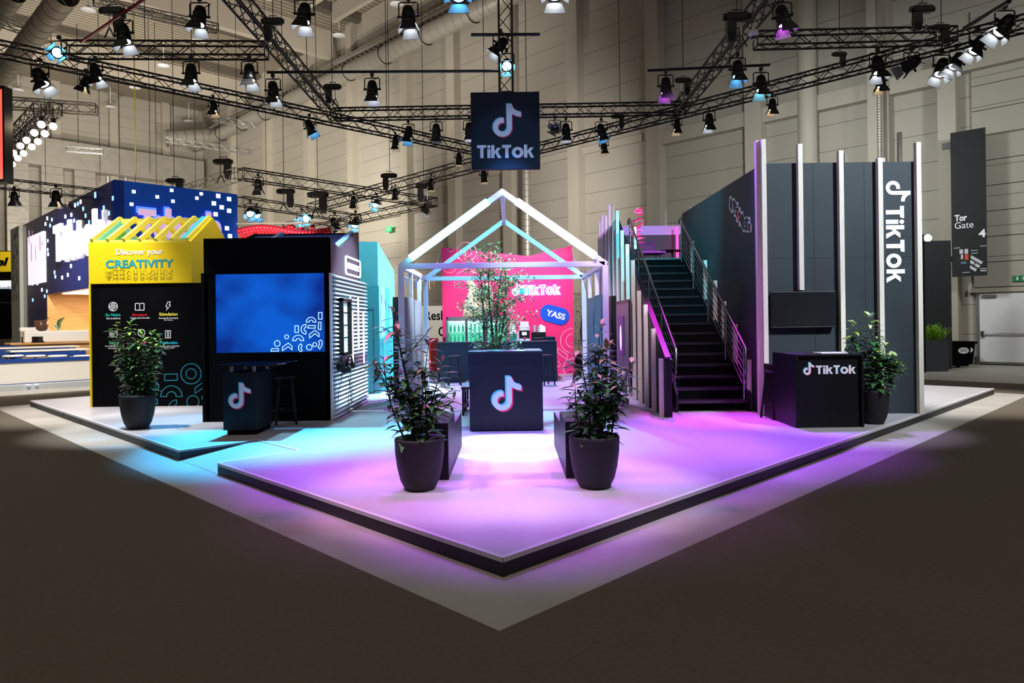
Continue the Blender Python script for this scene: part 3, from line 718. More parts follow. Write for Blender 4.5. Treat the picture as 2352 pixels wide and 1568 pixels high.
m = MB(); f, w, hh = fit(None, YC-.001, 1128, 1200, 862, 943); note_logo(m, f, hh*.97, (wht, cyanv, redv), .042); m.obj('logo', o)
m = MB(); p = at(1222, 803, YC+.2); m.bbox(p.x-.11, p.x+.12, YC+.1, YC+.42, zt_, zt_+.012, M('grey laptop', '#4b4d55', .4)); solo('tablet', m, 'flat dark tablet lying on the square reception counter', 'tablet')
# right counter
YR = 9.8; a, b = at(1838, 975, YR), at(1985, 975, YR); zt_ = zat(1910, 813, YR)
o = thing('branded_counter', 'black counter with printed lettering in front of the dark board wall', 'counter', (a.x, YR, P), 'black branded counters')
m = MB(); xr_ = at(1975, 960, YR).x
m.bbox(a.x, xr_, YR+.03, YR+.5, P, zt_-.03, black); m.box(a.x, xr_, YR+.02, YR+.04, P, P+.22, black); m.obj('body', o)
m = MB(); m.bbox(a.x-.01, b.x, YR-.005, YR+.62, zt_-.03, zt_, black); m.bbox(b.x-.03, b.x, YR-.005, YR+.62, P, zt_-.03, black); m.obj('top_and_side', o)
m = MB(); xs = at(1791, 900, 10.35).x; m.bbox(a.x-.06, a.x-.005, YR, YR+.85, P, zt_, black); m.bbox(a.x-.05, a.x+.4, YR+.5, YR+1.25, P, zat(1800, 838, 10.6), black); m.obj('low_shelf', o)
m = MB(); f, w, hh = fit(None, YR+.029, 1844, 1869, 832, 861); note_logo(m, f, hh, (wht, cyanv, redv), .04); m.obj('logo', o)
m = MB(); f, w, hh = fit(None, YR+.029, 1874, 1965, 838, 859); tiktok_word(m, f, w, hh, (wht, cyanv, redv)); m.obj('lettering', o)
p = at(1907, 809, YR+.2); m = MB(); m.bbox(p.x-.18, p.x+.2, YR+.08, YR+.38, zt_, zt_+.014, white, .004); solo('paper_pad', m, 'white pad of paper lying on the black lettered counter', 'paper')
m = MB(); p = at(1950, 808, YR+.2); m.cyl((p.x-.06, YR+.2, zt_+.008), (p.x+.06, YR+.24, zt_+.008), .006, black, n=6); solo('pen', m, 'black pen lying beside the white paper pad', 'pen')
# ================================================================ bar stools
def stool_at(x, y, label, rot=0., first=[None]):
    loc = gp(x, y); loc.z = P
    if first[0] is None:
        o = thing('bar_stool', label, 'stool', loc, 'black bar stools', False); first[0] = o; H = .735
        m = MB(); m.lathe([(.001, H-.03), (.15, H-.03), (.17, H-.015), (.17, H-.003), (.155, H), (.001, H-.006)], (0, 0, 0), black, 24); m.obj('seat', o)
        for sx in (-1, 1):
            for sy in (-1, 1):
                m = MB(); q = Vector((sx*.15, sy*.15, 0)); t = Vector((sx*.09, sy*.09, H-.03)); d_ = (t-q).normalized(); f = frame(q, d_.orthogonal(), d_); m = MB()
                m.cyl(q, t, .018, black, .016, n=8); m.obj('leg', o)
        m = MB(); rz = .22; m.tube([(.185*math.cos(2*PI*k/28), .185*math.sin(2*PI*k/28), rz) for k in range(28)], .011, black, 6, closed=True); m.obj('foot_ring', o)
        o.rotation_euler = (0, 0, rot)
        return o
    return dup(first[0], label, loc, rot)
stool_at(657, 973, 'black bar stool beside the glass-topped podium', .35)
stool_at(1044, 885, 'black bar stool at the left end of the dark bar', .2)
stool_at(1255, 884, 'black bar stool mostly hidden behind the reception counter', .5)
stool_at(1781, 960, 'black bar stool behind the lettered counter under the wall television', .3)
# small dark side table behind the reception counter
o = thing('side_bench', 'low dark bench standing behind the left side of the reception counter', 'bench', gp(1076, 955), None); o.location.z = P
o['_off'] = tuple(o.location); yb = gp(1066, 955).y; zt_ = zat(1066, 884, yb+.4)
m = MB(); x0 = at(1059, 900, yb).x; m.bbox(x0, x0+.7, yb, yb+1.3, zt_-.035, zt_, navy); m.obj('seat', o)
for x in (x0+.03, x0+.65):
    for y in (yb+.04, yb+.62, yb+1.26): m = MB(); m.box(x-.018, x+.018, y-.018, y+.018, P, zt_-.035, black); m.obj('leg', o)
m = MB(); m.box(x0+.02, x0+.05, yb+.04, yb+1.26, P+.12, P+.15, black); m.box(x0+.03, x0+.06, yb+.04, yb+1.26, zt_-.09, zt_-.035, black); m.obj('stretcher', o)
# long low black benches on both sides of the entrance strip
def bench(xi, xo, yf, label, mirror):
    o = thing('box_bench', label, 'bench', (xi, yf, P), 'black box benches')
    x0, x1 = sorted((xi, xo)); ym = yf+.78; yb = yf+1.85
    m = MB(); m.bbox(x0, x1, yf, ym, P, P+.56, black); m.obj('tall_box', o)
    m = MB(); m.bbox(x0, x1, ym+.004, yb, P, P+.43, black); m.obj('low_box', o)
    return o
bl = gp(1031, 1102); br = gp(1300, 1099)
bench(bl.x, bl.x-.36, bl.y, 'low black box bench behind the plant pot on the left of the entrance', False)
bench(br.x, br.x+.36, br.y, 'low black box bench behind the plant pot on the right of the entrance', True)
# ================================================================ gable frame with LED tubes
YG0, YG1 = 11.2, 14.45
def gp2(x, y, Y): v = at(x, y, Y); return v
xl, xr = (at(922, 700, YG0).x, at(1391, 700, YG0).x); ze = (zat(915, 608, YG0)+zat(1399, 600, YG0))/2-.03; zp_ = zat(1156, 441, YG0); xm = (xl+xr)/2
g = thing('gable_frame', 'open white gabled house frame with glowing LED tubes on its front rafters', 'house frame', (xm, YG0, P))
bw = .045
def bar(p, q, nm='beam', b=bw, mat=whitef):
    p, q = Vector(p), Vector(q); d_ = (q-p).normalized(); up = Vector((0, 1, 0)) if abs(d_.y) < .9 else Vector((0, 0, 1))
    up = (up-d_*up.dot(d_)).normalized(); f = frame(p, d_, up); m = MB(); m.bbox(-b*.6, (q-p).length+b*.6, -b, b, -b, b, mat, .005, f); return m.obj(nm, g)
for Y in (YG0, YG1):
    for x in (xl, xr): bar((x, Y, P+.03), (x, Y, ze-.05), 'post', .0445)
    bar((xl+.03, Y, ze-.004), (xr-.03, Y, ze-.004), 'tie_beam', .042)
    bar((xl, Y, ze), (xm, Y, zp_), 'rafter'); bar((xr, Y+.003, ze), (xm, Y+.003, zp_), 'rafter')
for x, z in ((xl, ze), (xr, ze), (xm, zp_)): bar((x, YG0+.08, z), (x, YG1-.02, z), 'ridge_beam' if x == xm else 'side_beam', .040)
for s, x, mt in ((0, xl, ledc), (1, xr, ledp)):
    p, q = Vector((x, YG0-.085, ze)), Vector((xm, YG0-.085, zp_)); m = MB(); m.cyl(p.lerp(q, .1), p.lerp(q, .86), .062, mt, n=14); m.obj('led_tube', g)  # tubes thicker than real so their width takes in the glow
for x, Y in ((xl, YG0+1.1), (xr, YG0+1.1), (xl, YG0+2.2), (xr, YG0+2.2)): bar((x, Y, P), (x, Y, ze), 'post', .035)
gr = M('grey felt panel', '#74747c', .6); gt = M('blue grey felt panel', '#3d6f80', .6)
slab(xl+.02, xl+.06, YG0+.12, YG0+1.04, zat(940, 684, YG0+.5), gr, 'tall narrow grey panel in the left side of the gable frame, front one of two')
slab(xl+.02, xl+.06, YG0+1.15, YG0+2.13, zat(962, 690, YG0+1.6), gr, 'tall narrow grey panel in the left side of the gable frame, rear one of two')
slab(xr-.06, xr-.02, YG0+.12, YG0+1.04, zat(1378, 677, YG0+.5), gt, 'tall narrow blue-grey panel in the right side of the gable frame, front one of two')
slab(xr-.06, xr-.02, YG0+1.15, YG0+2.13, zat(1356, 684, YG0+1.6), gt, 'tall narrow blue-grey panel in the right side of the gable frame, rear one of two')
p = at(903, 800, 13.6); slab(p.x, p.x+.12, 13.6, 14.3, zat(908, 682, 13.6), black, 'tall black panel standing between the turquoise hut and the gable frame')
p = at(1404, 800, 12.6); slab(p.x, p.x+.1, 12.6, 13.2, zat(1408, 679, 12.6), black, 'tall black panel standing between the gable frame and the wooden posts')
# ================================================================ pink wall
YW = 20.4
pk = thing('pink_wall', 'bright pink printed wall with a notched top behind the bar', 'wall panel', (at(1170, 850, YW).x, YW, P))
m = MB(); fr = frame((0, YW, 0), (1, 0, 0), (0, 0, 1))
def w2(x, y, Y=YW): v = at(x, y, Y); return (v.x, v.z)
poly = [w2(1014, 568), w2(1213, 588), w2(1315, 564), w2(1319, 858), w2(1016, 862)]
poly[3] = (poly[2][0], P); poly[4] = (poly[0][0], P)
m.prism(poly, fr, -.3, 0, pink); m.obj('panel', pk)
m = MB(); ll = []; S2 = 400/1845.
def w3(pts): return [w2(960+p[0]*S2, 560+p[1]*S2) for p in pts]
for grp_ in (((cz(348, 48, 34, 180, 360, 16), False), (cz(515, 85, 50), True), (cz(515, 85, 102), True)), ((cz(335, 235, 70, 180, 360, 16), False), ([(410, 320), (560, 240), (600, 330)], False)),
    ((cz(1640, 1025, 130, 90, 270, 20), False), (cz(1640, 1025, 72, 90, 270, 20), False), ([(1478, 1100), (1580, 1170), (1580, 1228), (1478, 1150)], True)), ((cz(1478, 1275, 30, -90, 90, 12), False), (cz(1640, 1315, 100, 75, 290, 20), False))):
    m = MB(); ll.append(m)
    for s_, cl_ in grp_: m.line(w3(s_), fr, .022, pinkl, 0, .004, cl_)
for m in dict.fromkeys(ll): m.obj('line_pattern', pk)
m = MB(); cc = w2(1274, 722.5); ang = math.radians(-16); f = frame((cc[0], YW, cc[1]), (math.cos(ang), 0, math.sin(ang)), (-math.sin(ang), 0, math.cos(ang)))
m.prism(rrect(-.43, -.25, .43, .25, .245), f, 0, .02, blueb); bd = m.obj('badge', pk, 'round-ended blue badge')
mb = text('YASS', frame((cc[0]-.28*math.cos(ang)+.0, YW-.021, cc[1]+.28*.275-.085), (math.cos(ang), 0, math.sin(ang)), (-math.sin(ang), 0, math.cos(ang))), .57, .18, wht, 'badge_lettering', None, .03); mb.obj('badge_lettering', bd)
art = M('photo print', '#c9bfa8', .6, var=.55, vs=3)
m = MB(); m.prism(w3([(510, 380), (560, 365), (640, 470), (760, 400), (790, 520), (800, 700), (700, 770), (470, 770), (500, 600), (540, 500)]), fr, 0, .003, art); m.obj('photo_print', pk, 'pale photographic print behind the tree')
# neon lettering on the wall
ns = thing('neon_sign', 'glowing white neon letters on the pink wall above the bar', 'sign', (at(1230, 680, YW).x, YW-.03, zat(1230, 680, YW)))
f = frame((at(1202, 676, YW).x, YW-.03, zat(1202, 677, YW)), (1, 0, 0), (0, 0, 1)); w = at(1286, 670, YW).x-at(1202, 670, YW).x; hh = zat(1240, 656, YW)-zat(1240, 677, YW)
m = MB(); 
gl = []; x = 0
for ch in 'TikTok': gl.append((x, glyph(ch)[0])); x += glyph(ch)[1]+.1
for x0, ps in gl:
    for p in ps: m.line(xf(p, w/(x-.1), hh, x0*w/(x-.1), 0), f, .028, neonw, 0, .03)
m.obj('neon_lettering', ns)
f2 = frame((at(1176, 676, YW).x, YW-.03, zat(1176, 678, YW)), (1, 0, 0), (0, 0, 1)); m = MB(); hn = zat(1180, 651, YW)-zat(1180, 678, YW); m.line(xf(NOTE, hn*.92, hn, 0, 0), f2, .026, neonw, 0, .03); m.obj('neon_logo', ns)
m = MB(); f3 = frame((at(1182, 680, YW).x, YW-.004, zat(1182, 676, YW)), (1, 0, 0), (0, 0, 1)); m.box(0, .42, 0, .2, 0, .012, tealt, f3); m.obj('back_plate', ns)
# ================================================================ bar counter and what stands on it
YQ = 17.9; a, b = at(1005, 870, YQ), at(1280, 870, YQ); zt_ = zat(1140, 784.5, YQ)
o = thing('bar_counter', 'long dark bar counter in front of the pink wall', 'bar', (a.x, YQ, P))
m = MB(); m.bbox(a.x+.02, b.x-.02, YQ+.02, YQ+.55, P, zt_-.04, navy); m.obj('front', o)
m = MB(); m.bbox(a.x, b.x, YQ, YQ+.6, zt_-.04, zt_, navy); m.box(a.x, a.x+.03, YQ, YQ+.6, P, zt_-.04, navy); m.box(b.x-.03, b.x, YQ, YQ+.6, P, zt_-.04, navy); m.obj('top', o)
m = MB(); xx = at(1256, 780, YQ+.5).x; m.bbox(xx, b.x, YQ+.6, YQ+1.9, P, zt_+.09, navy); m.obj('side_return', o)
YK = YQ+1.6; zk_ = zt_-.12
o = thing('back_counter', 'dark work counter behind the bar carrying the coffee machines', 'counter', (a.x+2.4, YK, P)); x0, x1 = at(1168, 780, YK).x, at(1256, 780, YK).x
m = MB(); m.bbox(x0, x1, YK-.2, YK+.5, P, zk_, navy); m.obj('body', o)
# glass door fridge
fx0, fx1 = at(1027, 780, YK).x, at(1164, 780, YK).x; fz = zat(1095, 727, YK-.25)
fg = thing('drinks_fridge', 'silver glass-fronted drinks fridge full of green bottles against the pink wall', 'fridge', (fx0, YK, P)); yf = YK-.2
m = MB(); m.box(fx0, fx1, yf+.5, yf+.56, P, fz, alu); m.box(fx0, fx0+.04, yf, yf+.5, P, fz, alu); m.box(fx1-.04, fx1, yf, yf+.5, P, fz, alu); m.box(fx0, fx1, yf, yf+.5, fz-.09, fz, alu); m.box(fx0, fx1, yf, yf+.5, P, P+.15, alu)
m.obj('cabinet', fg)
m = MB(); m.box(fx0+.04, fx1-.04, yf+.45, yf+.49, P+.15, fz-.1, glow('lit fridge back', '#4fc8a0', .85, '#bfe8da')); m.box(fx0+.05, fx1-.05, yf+.1, yf+.4, fz-.13, fz-.1, neonw); m.obj('light_panel', fg)
for k in range(4): m = MB(); m.box(fx0+.04, fx1-.04, yf+.05, yf+.45, .55+.28*k, .565+.28*k, white); m.obj('shelf', fg)
W3 = (fx1-fx0)/3
for k in range(3):
    m = MB(); m.line(rect(fx0+W3*k+.012, P+.16, fx0+W3*(k+1)-.012, fz-.09), frame((0, yf-.005, 0), (1, 0, 0), (0, 0, 1)), .05, alu, 0, .03); m.obj('door', fg)
bg = M('green glass bottle', '#35b482', .15)
bt = None
for k in range(4):
    for i in range(14):
        x = fx0+.11+(fx1-fx0-.2)*i/13.
        lab = 'green bottle, %s from the left on the %s shelf of the drinks fridge' % (['first', 'second', 'third', 'fourth', 'fifth', 'sixth', 'seventh', 'eighth', 'ninth', 'tenth', 'eleventh', 'twelfth', 'thirteenth', 'fourteenth'][i], ['lowest', 'second lowest', 'second highest', 'highest'][k])
        if bt is None:
            m = MB(); m.lathe([(.001, 0), (.032, 0), (.034, .02), (.034, .12), (.013, .17), (.012, .2), (.015, .205), (.001, .21)], (x, yf+.13, .565), bg, 10); bt = solo('bottle', m, lab, 'bottle', 'green bottles in the drinks fridge')
        else:
            c = bt.copy(); COL.objects.link(c); c.location = (x, yf+.13, .565+.28*k); c['label'] = lab
# coffee machines and boxes
def onk(x0, x1, y0, y1): a, b = at(x0, y1, YK), at(x1, y0, YK); return a.x, b.x, zk_, b.z
def appliance(name, label, cat, x0, x1, y0, bodym, extra):
    a, b, z0, z1 = onk(x0, x1, y0, 782); o = thing(name, label, cat, ((a+b)/2, YK, z0)); m = MB(); m.bbox(a, b, YK-.12, YK+.25, z0, z1, bodym, .012); m.obj('body', o); extra(o, a, b, z0, z1); return o
def ex1(o, a, b, z0, z1):
    w, hh = b-a, z1-z0
    m = MB(); m.bbox(a, b, YK-.15, YK-.12, z0+hh*.36, z0+hh*.76, black, .006); m.obj('control_panel', o)
    m = MB(); m.box(a+w*.27, a+w*.7, YK-.156, YK-.149, z0+hh*.5, z0+hh*.66, glow('machine display', '#dff4ff', 1.5)); m.obj('display', o)
    m = MB(); m.bbox(a+w*.1, b-w*.08, YK-.05, YK+.2, z1, z1+.12, M('clear hopper', '#c9cdd6', .2), .01); m.obj('bean_hopper', o)
    m = MB(); m.box(a+w*.4, a+w*.6, YK-.155, YK-.12, z0+hh*.3, z0+hh*.38, redt); m.obj('spout', o)
appliance('coffee_machine', 'tall silver coffee machine with a lit display on the back counter', 'coffee machine', 1193, 1216, 748, M('silver plastic', '#cfd0d6', .35), ex1)
def ex2(o, a, b, z0, z1):
    m = MB(); m.box(a+.03, b-.03, YK-.13, YK-.115, z0+(z1-z0)*.45, z0+(z1-z0)*.55, steel); m.obj('trim', o)
appliance('coffee_machine', 'wide black coffee machine with white cups piled on top', 'coffee machine', 1221, 1253, 762, black, ex2)
a, b, z0, z1 = onk(1170, 1187, 766, 782); m = MB(); m.bbox(a, b, YK-.15, YK+.05, z0, z1, M('green carton', '#1f6e6a', .5)); solo('carton', m, 'green carton beside the silver coffee machine', 'box')
a, b, z0, z1 = onk(1171, 1185, 742, 782); m = MB(); m.bbox(a, b, YK+.08, YK+.28, z0, z1, white); solo('dispenser', m, 'white upright dispenser behind the green carton', 'dispenser')
def cupstack(x, y0, y1, r, lab, grp='white paper cups', hang=0):
    p, q = at(x, y1, YK), at(x, y0, YK); m = MB(); n = 6; zb_ = p.z if not hang else p.z
    for i in range(n): z = zb_+(q.z-zb_)*i/n; m.lathe([(r*.75, z), (r, z+(q.z-zb_)/n*1.05)], (p.x, YK-.02, 0), white, 12)
    m.lathe([(.001, zb_), (r*.75, zb_)], (p.x, YK-.02, 0), white, 12); solo('cup_stack', m, lab, 'cups', grp)
p = zat(1230, 762, YK)
cupstack(1189.5, 762, 782, .035, 'tall slim stack of white paper cups between carton and silver machine')
cupstack(1228, 747, 762, .05, 'white cup stack at the left on top of the black coffee machine')
cupstack(1237, 749, 762, .05, 'white cup stack in the middle on top of the black coffee machine')
m = MB(); p, q = at(1239, 762, YK), at(1252, 744, YK); m.add([(p.x, YK-.1, p.z), (q.x, YK-.1, p.z), (q.x, YK+.1, p.z), (p.x, YK+.1, p.z), (p.x+.02, YK-.05, q.z), (q.x, YK-.06, q.z-.08), (q.x-.01, YK+.06, q.z-.06), (p.x, YK+.05, q.z+.0)], [(0, 1, 5, 4), (1, 2, 6, 5), (2, 3, 7, 6), (3, 0, 4, 7), (4, 5, 6, 7), (0, 3, 2, 1)], white); solo('paper_bag', m, 'crumpled white paper bag on top of the black coffee machine', 'bag')
# ================================================================ things seen between the frame and the pink wall
YS = 23.5; a, b = at(972, 776, YS), at(1016, 702, YS)
o = thing('poster_board', 'pale poster board with large black lettering left of the pink wall', 'poster', (a.x, YS, P))
m = MB(); m.box(a.x-.3, b.x+.4, YS, YS+.06, .02, b.z, M('pale poster', '#cfcfc2', .6)); m.obj('board', o)
f, w, hh = fit(None, YS-.001, 976, 1030, 713, 742); text('Reshape', f, w*1.55, hh*1.0, blackm, 'lettering', o, .02)
f, w, hh = fit(None, YS-.001, 1007, 1032, 750, 772); text('Co', f, w*1.1, hh, blackm, 'lettering', o, .02)
m = MB(); a = gp(978, 856); YO = a.y; m.bbox(at(978, 850, YO).x, at(1004, 850, YO).x, YO, YO+.5, P, zat(990, 777, YO), orange); solo('cabinet', m, 'orange-red cabinet under the pale poster board', 'cabinet')
# pennants
def bunting(pts, label, seeds):
    o = thing('bunting', label, 'bunting', pts[0]); pts = [Vector(p) for p in pts]; m = MB(); m.tube(pts, .006, wht, 4); m.obj('cord', o)
    cols = [M('navy pennant', '#1c2c4c', .7), M('yellow pennant', '#e6c72c', .7), M('lilac pennant', '#8a7fb8', .7)]
    L = len(pts)-1
    for i in range(seeds):
        t = (i+.5)/seeds*L; k = int(t); p = pts[k].lerp(pts[min(k+1, L)], t-k); d_ = (pts[min(k+1, L)]-pts[k]).normalized()*.1
        m = MB(); m.add([p-d_, p+d_, p+Vector((.02, .03, -.26)), p-d_+Vector((0, .004, 0)), p+d_+Vector((0, .004, 0)), p+Vector((.02, .034, -.26))], [(0, 1, 2), (5, 4, 3), (0, 3, 4, 1), (1, 4, 5, 2), (2, 5, 3, 0)], cols[(0, 0, 1, 0, 2)[i % 5]]); m.obj('pennant', o)
def sag(p, q, s, n=8): p, q = Vector(p), Vector(q); return [p.lerp(q, i/n)-Vector((0, 0, s*4*(i/n)*(1-i/n))) for i in range(n+1)]
bunting(sag(at(1012, 576, 19.8), (xl, YG1, ze-.05), .15), 'string of pennants running from the pink wall down to the left of the gable frame', 9)
bunting(sag(at(1313, 566, 19.8), (xr, YG1, ze+.0), .2), 'string of pennants running from the pink wall to the right of the gable frame', 9)
bunting(sag(at(912, 628, 15.6), at(1000, 640, 19.0), .1), 'string of pennants hanging behind the left posts of the gable frame', 8)
bunting(sag(at(1330, 618, 19.0), at(1395, 610, 16.0), .1), 'string of pennants hanging behind the right posts of the gable frame', 6)
# ================================================================ stairs
SX0, SX1 = 2.76, 3.98; YS0, YS1 = 11.67, 16.02; ZT = zat(1525, 593, YS1); NS = 16; rise = (ZT-P)/NS; run = (YS1-YS0)/(NS-1)
st = thing('staircase', 'steep dark staircase with steel handrails leading to the upper deck', 'stairs', ((SX0+SX1)/2, YS0, P))
treadm = M('dark stair tread', '#1b1d22', .3, coat=.3)
for i in range(NS-1):
    z = P+rise*(i+1); m = MB(); m.bbox(SX0+.03, SX1-.03, YS0+run*i-.02, YS0+run*(i+1)+.03, z-.045, z, treadm, .006)
    m.box(SX0+.03, SX1-.03, YS0+run*(i+1)+.0, YS0+run*(i+1)+.015, z, z+rise-.045, blackm); m.obj('tread', st)
sl = (rise*NS)/(run*NS)
def strg(x0, x1, nm='stringer'):
    f = frame((x0, YS0, 0), (0, 1, 0), (0, 0, 1)); m = MB(); D = YS1-YS0
    m.prism([(-.05, P), (-.05, P+.3), (D, ZT+.12), (D, ZT-.2), (.3, P)], f, 0, x1-x0, black); m.obj(nm, st)
strg(SX0-.02, SX0+.025); strg(SX1-.025, SX1+.02)
def rail(x, nm='handrail'):
    D = YS1-YS0; k = (ZT-P)/D
    b0, b1 = Vector((x, YS0+.02, P+.25)), Vector((x, YS1, ZT+.1)); up = Vector((0, 0, .82))
    m = MB(); m.tube([b0+up*.72+Vector((0, 0, -.2)), b0+up*.98+Vector((0, -.03, 0)), b0+up+Vector((0, .03, .02)), b1+up, b1+up+Vector((0, .1, .0)), b1+up*.85+Vector((0, .12, 0))], .024, steel, 8); m.obj('handrail', st)
    for t in (0.02, .25, .5, .75, .98):
        p = b0.lerp(b1, t); m = MB(); m.cyl(p-Vector((0, 0, .15)), p+up, .02, steel, n=8); m.obj('baluster', st)
    for i in range(6):
        m = MB(); o_ = up*(.12+.145*i); m.cyl(b0+o_, b1+o_, .007, steel, n=5); m.obj('rail_wire', st)
rail(SX0+.0); rail(SX1-.05)
# balustrade wall on the left of the stairs
XB = 2.42
wl = thing('stair_side_wall', 'dark sloping side wall left of the staircase, behind the row of posts', 'wall panel', (XB, 11.0, P))
f = frame((XB+.02, 11.05, 0), (0, 1, 0), (0, 0, 1)); D = YS1-11.05; zlow = zat(1530, 826, 11.05)
m = MB(); m.prism([(0, P), (0, zlow), (D, ZT+.85), (D+3.2, ZT+.85), (D+3.2, P)], f, 0, .11, black); m.obj('panel', wl)
m = MB(); pts = [Vector((XB+.015, 11.03, zlow+.01)), Vector((XB+.015, YS1, ZT+.87))]; d_ = (pts[1]-pts[0]).normalized(); fr_ = frame(pts[0], (1, 0, 0), d_); m.box(0, .09, 0, (pts[1]-pts[0]).length, -.0, .04, M('violet coping board', '#15121f', .5), fr_); m.obj('coping', wl)
# wooden posts
def post(x, y, z0, z1, label, w=.07, d=.07, grp='pale wooden posts'):
    m = MB(); m.bbox(x-w/2, x+w/2, y, y+d, z0, z1, pine, .004); return solo('wooden_post', m, label, 'post', grp)
ordn = ['front', 'second', 'third', 'fourth', 'fifth', 'sixth', 'seventh', 'eighth', 'ninth', 'tenth', 'eleventh', 'twelfth', 'thirteenth']
plist = [(1518, 1075), (1500, 880), (1482, 725), (1467, 637), (1453, 440), (1440, 337), (1428, 248), (1417, 122), (1408, 75), (1399, 85), (1391, 155), (1382.5, 150), (1377, 195)]
for i, (x, yz) in enumerate(plist):
    yt = 440+yz/2.8; v = atX(x, yt, XB-.03)
    post(XB-.02, v.y, P, v.z, 'pale wooden post, %s from the front in the row left of the staircase' % ordn[i])
for i, (x, yt, Y) in enumerate(((1592, 553, 15.2), (1622, 597, 14.2), (1645, 644, 13.5), (1666, 692, 12.8), (1692, 744, 12.2), (1724, 826, 11.5))):
    v = at(x, yt, Y); v.x = 4.04; Y_ = 4.04*F/uv(x+3, yt)[0]; v = at(x, yt, Y_)
    post(4.0, Y_, P, max(v.z, .6), 'pale wooden post %s behind the right stair railing' % ['farthest back', 'second farthest back', 'third farthest back', 'third nearest', 'second nearest', 'nearest the foot of the stairs,'][i])
# perforated panel on the posts
o = thing('perforated_board', 'black perforated panel with a violet poster fixed to the posts left of the stairs', 'panel', atX(1434, 850, XB-.07)); XP = XB-.07
a, b = atX(1452, 700, XP), atX(1416, 700, XP); z1, z0 = atX(1452, 690, XP).z, atX(1452, 851, XP).z
perf = M('perforated steel', '#1b1d22', .4, metal=.4)
nt = perf.node_tree; vo = nt.nodes.new('ShaderNodeTexVoronoi'); vo.inputs['Scale'].default_value = 38; vo.inputs['Randomness'].default_value = .0
tc = nt.nodes.new('ShaderNodeTexCoord'); nt.links.new(tc.outputs['Object'], vo.inputs['Vector']); lt = nt.nodes.new('ShaderNodeMath'); lt.operation = 'LESS_THAN'; lt.inputs[1].default_value = .45; nt.links.new(vo.outputs['Distance'], lt.inputs[0])
mx = nt.nodes.new('ShaderNodeMix'); mx.data_type = 'RGBA'; mx.inputs[6].default_value = (*lin('#6a7078'), 1); mx.inputs[7].default_value = (*lin('#050507'), 1); nt.links.new(lt.outputs[0], mx.inputs[0]); nt.links.new(mx.outputs[2], nt.nodes['Principled BSDF'].inputs['Base Color'])
m = MB(); m.box(XP-.05, XP-.01, a.y, b.y, z0, z1, perf); m.obj('sheet', o)
fx_ = frame((XP-.05, a.y, z0), (0, -1, 0), (0, 0, 1)); m = MB(); m.line([(0, 0), (0, z1-z0), (-(b.y-a.y), z1-z0), (-(b.y-a.y), 0)], fx_, .05, black, 0, .02); m.obj('frame', o)
p, q = atX(1440, 800, XP), atX(1428, 800, XP); za, zb_ = atX(1434, 815, XP).z, atX(1434, 725, XP).z
m = MB(); m.box(XP-.07, XP-.05, p.y, q.y, za, zb_, M('violet poster', '#6d2a72', .5)); po = m.obj('poster', o)
m = MB(); m.sphere((XP-.07, (p.y+q.y)/2, (za+zb_)/2-.05), .12, neonp, 12, 8, (.08, .7, 2.2)); m.obj('neon_reflection', po)  # glowing ellipse stands for neon mirrored in the poster
# ================================================================ dark board wall on the right
YD = 11.15; xw0, xw1 = 4.06, at(2114, 700, YD).x; zw = zat(1930, 373, YD)
bw_ = thing('board_wall', 'large dark grey board wall with vertical lettering on the right of the booth', 'wall panel', ((xw0+xw1)/2, YD, P))
js = [xw0, at(1870, 600, YD).x, at(1987, 600, YD).x, xw1]; zj = zat(1930, 592, YD)
for i in range(3):
    for za, zb_ in ((P, zj), (zj+.004, zw)): m = MB(); m.box(js[i]+.002, js[i+1]-.002, YD, YD+.08, za, zb_, darkw); m.obj('board', bw_)
m = MB(); f = frame((at(2087, 640, YD).x, YD-.001, 0), (0, 0, -1), (1, 0, 0)); x0 = at(2034, 530, YD).x; x1 = at(2090, 530, YD).x
ft = frame((at(2036, 650, YD).x, YD-.001, zat(2060, 473, YD)), (0, 0, -1), (1, 0, 0)); wl_ = zat(2060, 473, YD)-zat(2060, 649, YD); m = MB(); tiktok_word(m, ft, wl_, at(2077, 530, YD).x-at(2035, 530, YD).x, (wht,)); m.obj('lettering', bw_)
fn = frame((at(2034, 440, YD).x, YD-.001, zat(2060, 413, YD)), (0, 0, -1), (1, 0, 0)); m = MB(); sc_ = (at(2091, 440, YD).x-at(2034, 440, YD).x); m.prism(xf(NOTE, sc_*.97, sc_, 0, 0), fn, 0, .006, wht); m.obj('logo', bw_)
m = MB(); m.box(xw0, xw0+.08, YD+.09, 16.38, P, zw, darkw); so = solo('side_board_wall', m, 'dark wall running back beside the staircase from the front board wall', 'wall panel')
sg = thing('wall_sign', 'white cartoon-style lettering stepping down the dark wall beside the stairs', 'sign', (xw0-.01, 12, 3))
YV0 = None
lets = [('I', 1678, 466, 0), ('T', 1683, 472, 0), ("'", 1688, 470, 0), ('S', 1691, 481, 0), ('A', 1696, 493, 1), ('V', 1702, 503, 0), ('I', 1706, 510, 0), ('B', 1711, 515, 0), ('E', 1718, 516, 0), ('.', 1723, 524, 1)]
outl = M('white sticker backing', '#dfe6f4', .5); inkd = M('dark sticker ink', '#1a2038', .5)
for ch, x, y, rd in lets:
    c = atX(x, y, xw0-.006); hgt = .17 if ch not in "'." else .06; wd = .16 if ch not in "I'." else .05
    f = frame((xw0-.004, c.y+wd/2, c.z-hgt/2), (0, -1, .0), (0, 0, 1))
    m = MB(); m.prism(rrect(-.045, -.04, wd+.045, hgt+.04, .04), f, 0, .004, outl); bk = m.obj('sticker', sg)
    mb = text(ch, frame((xw0-.0085, c.y+wd/2, c.z-hgt/2), (0, -1, 0), (0, 0, 1)), wd, hgt, redt if rd else inkd, 'letter', None, .03, .004); mb.obj('letter', bk)
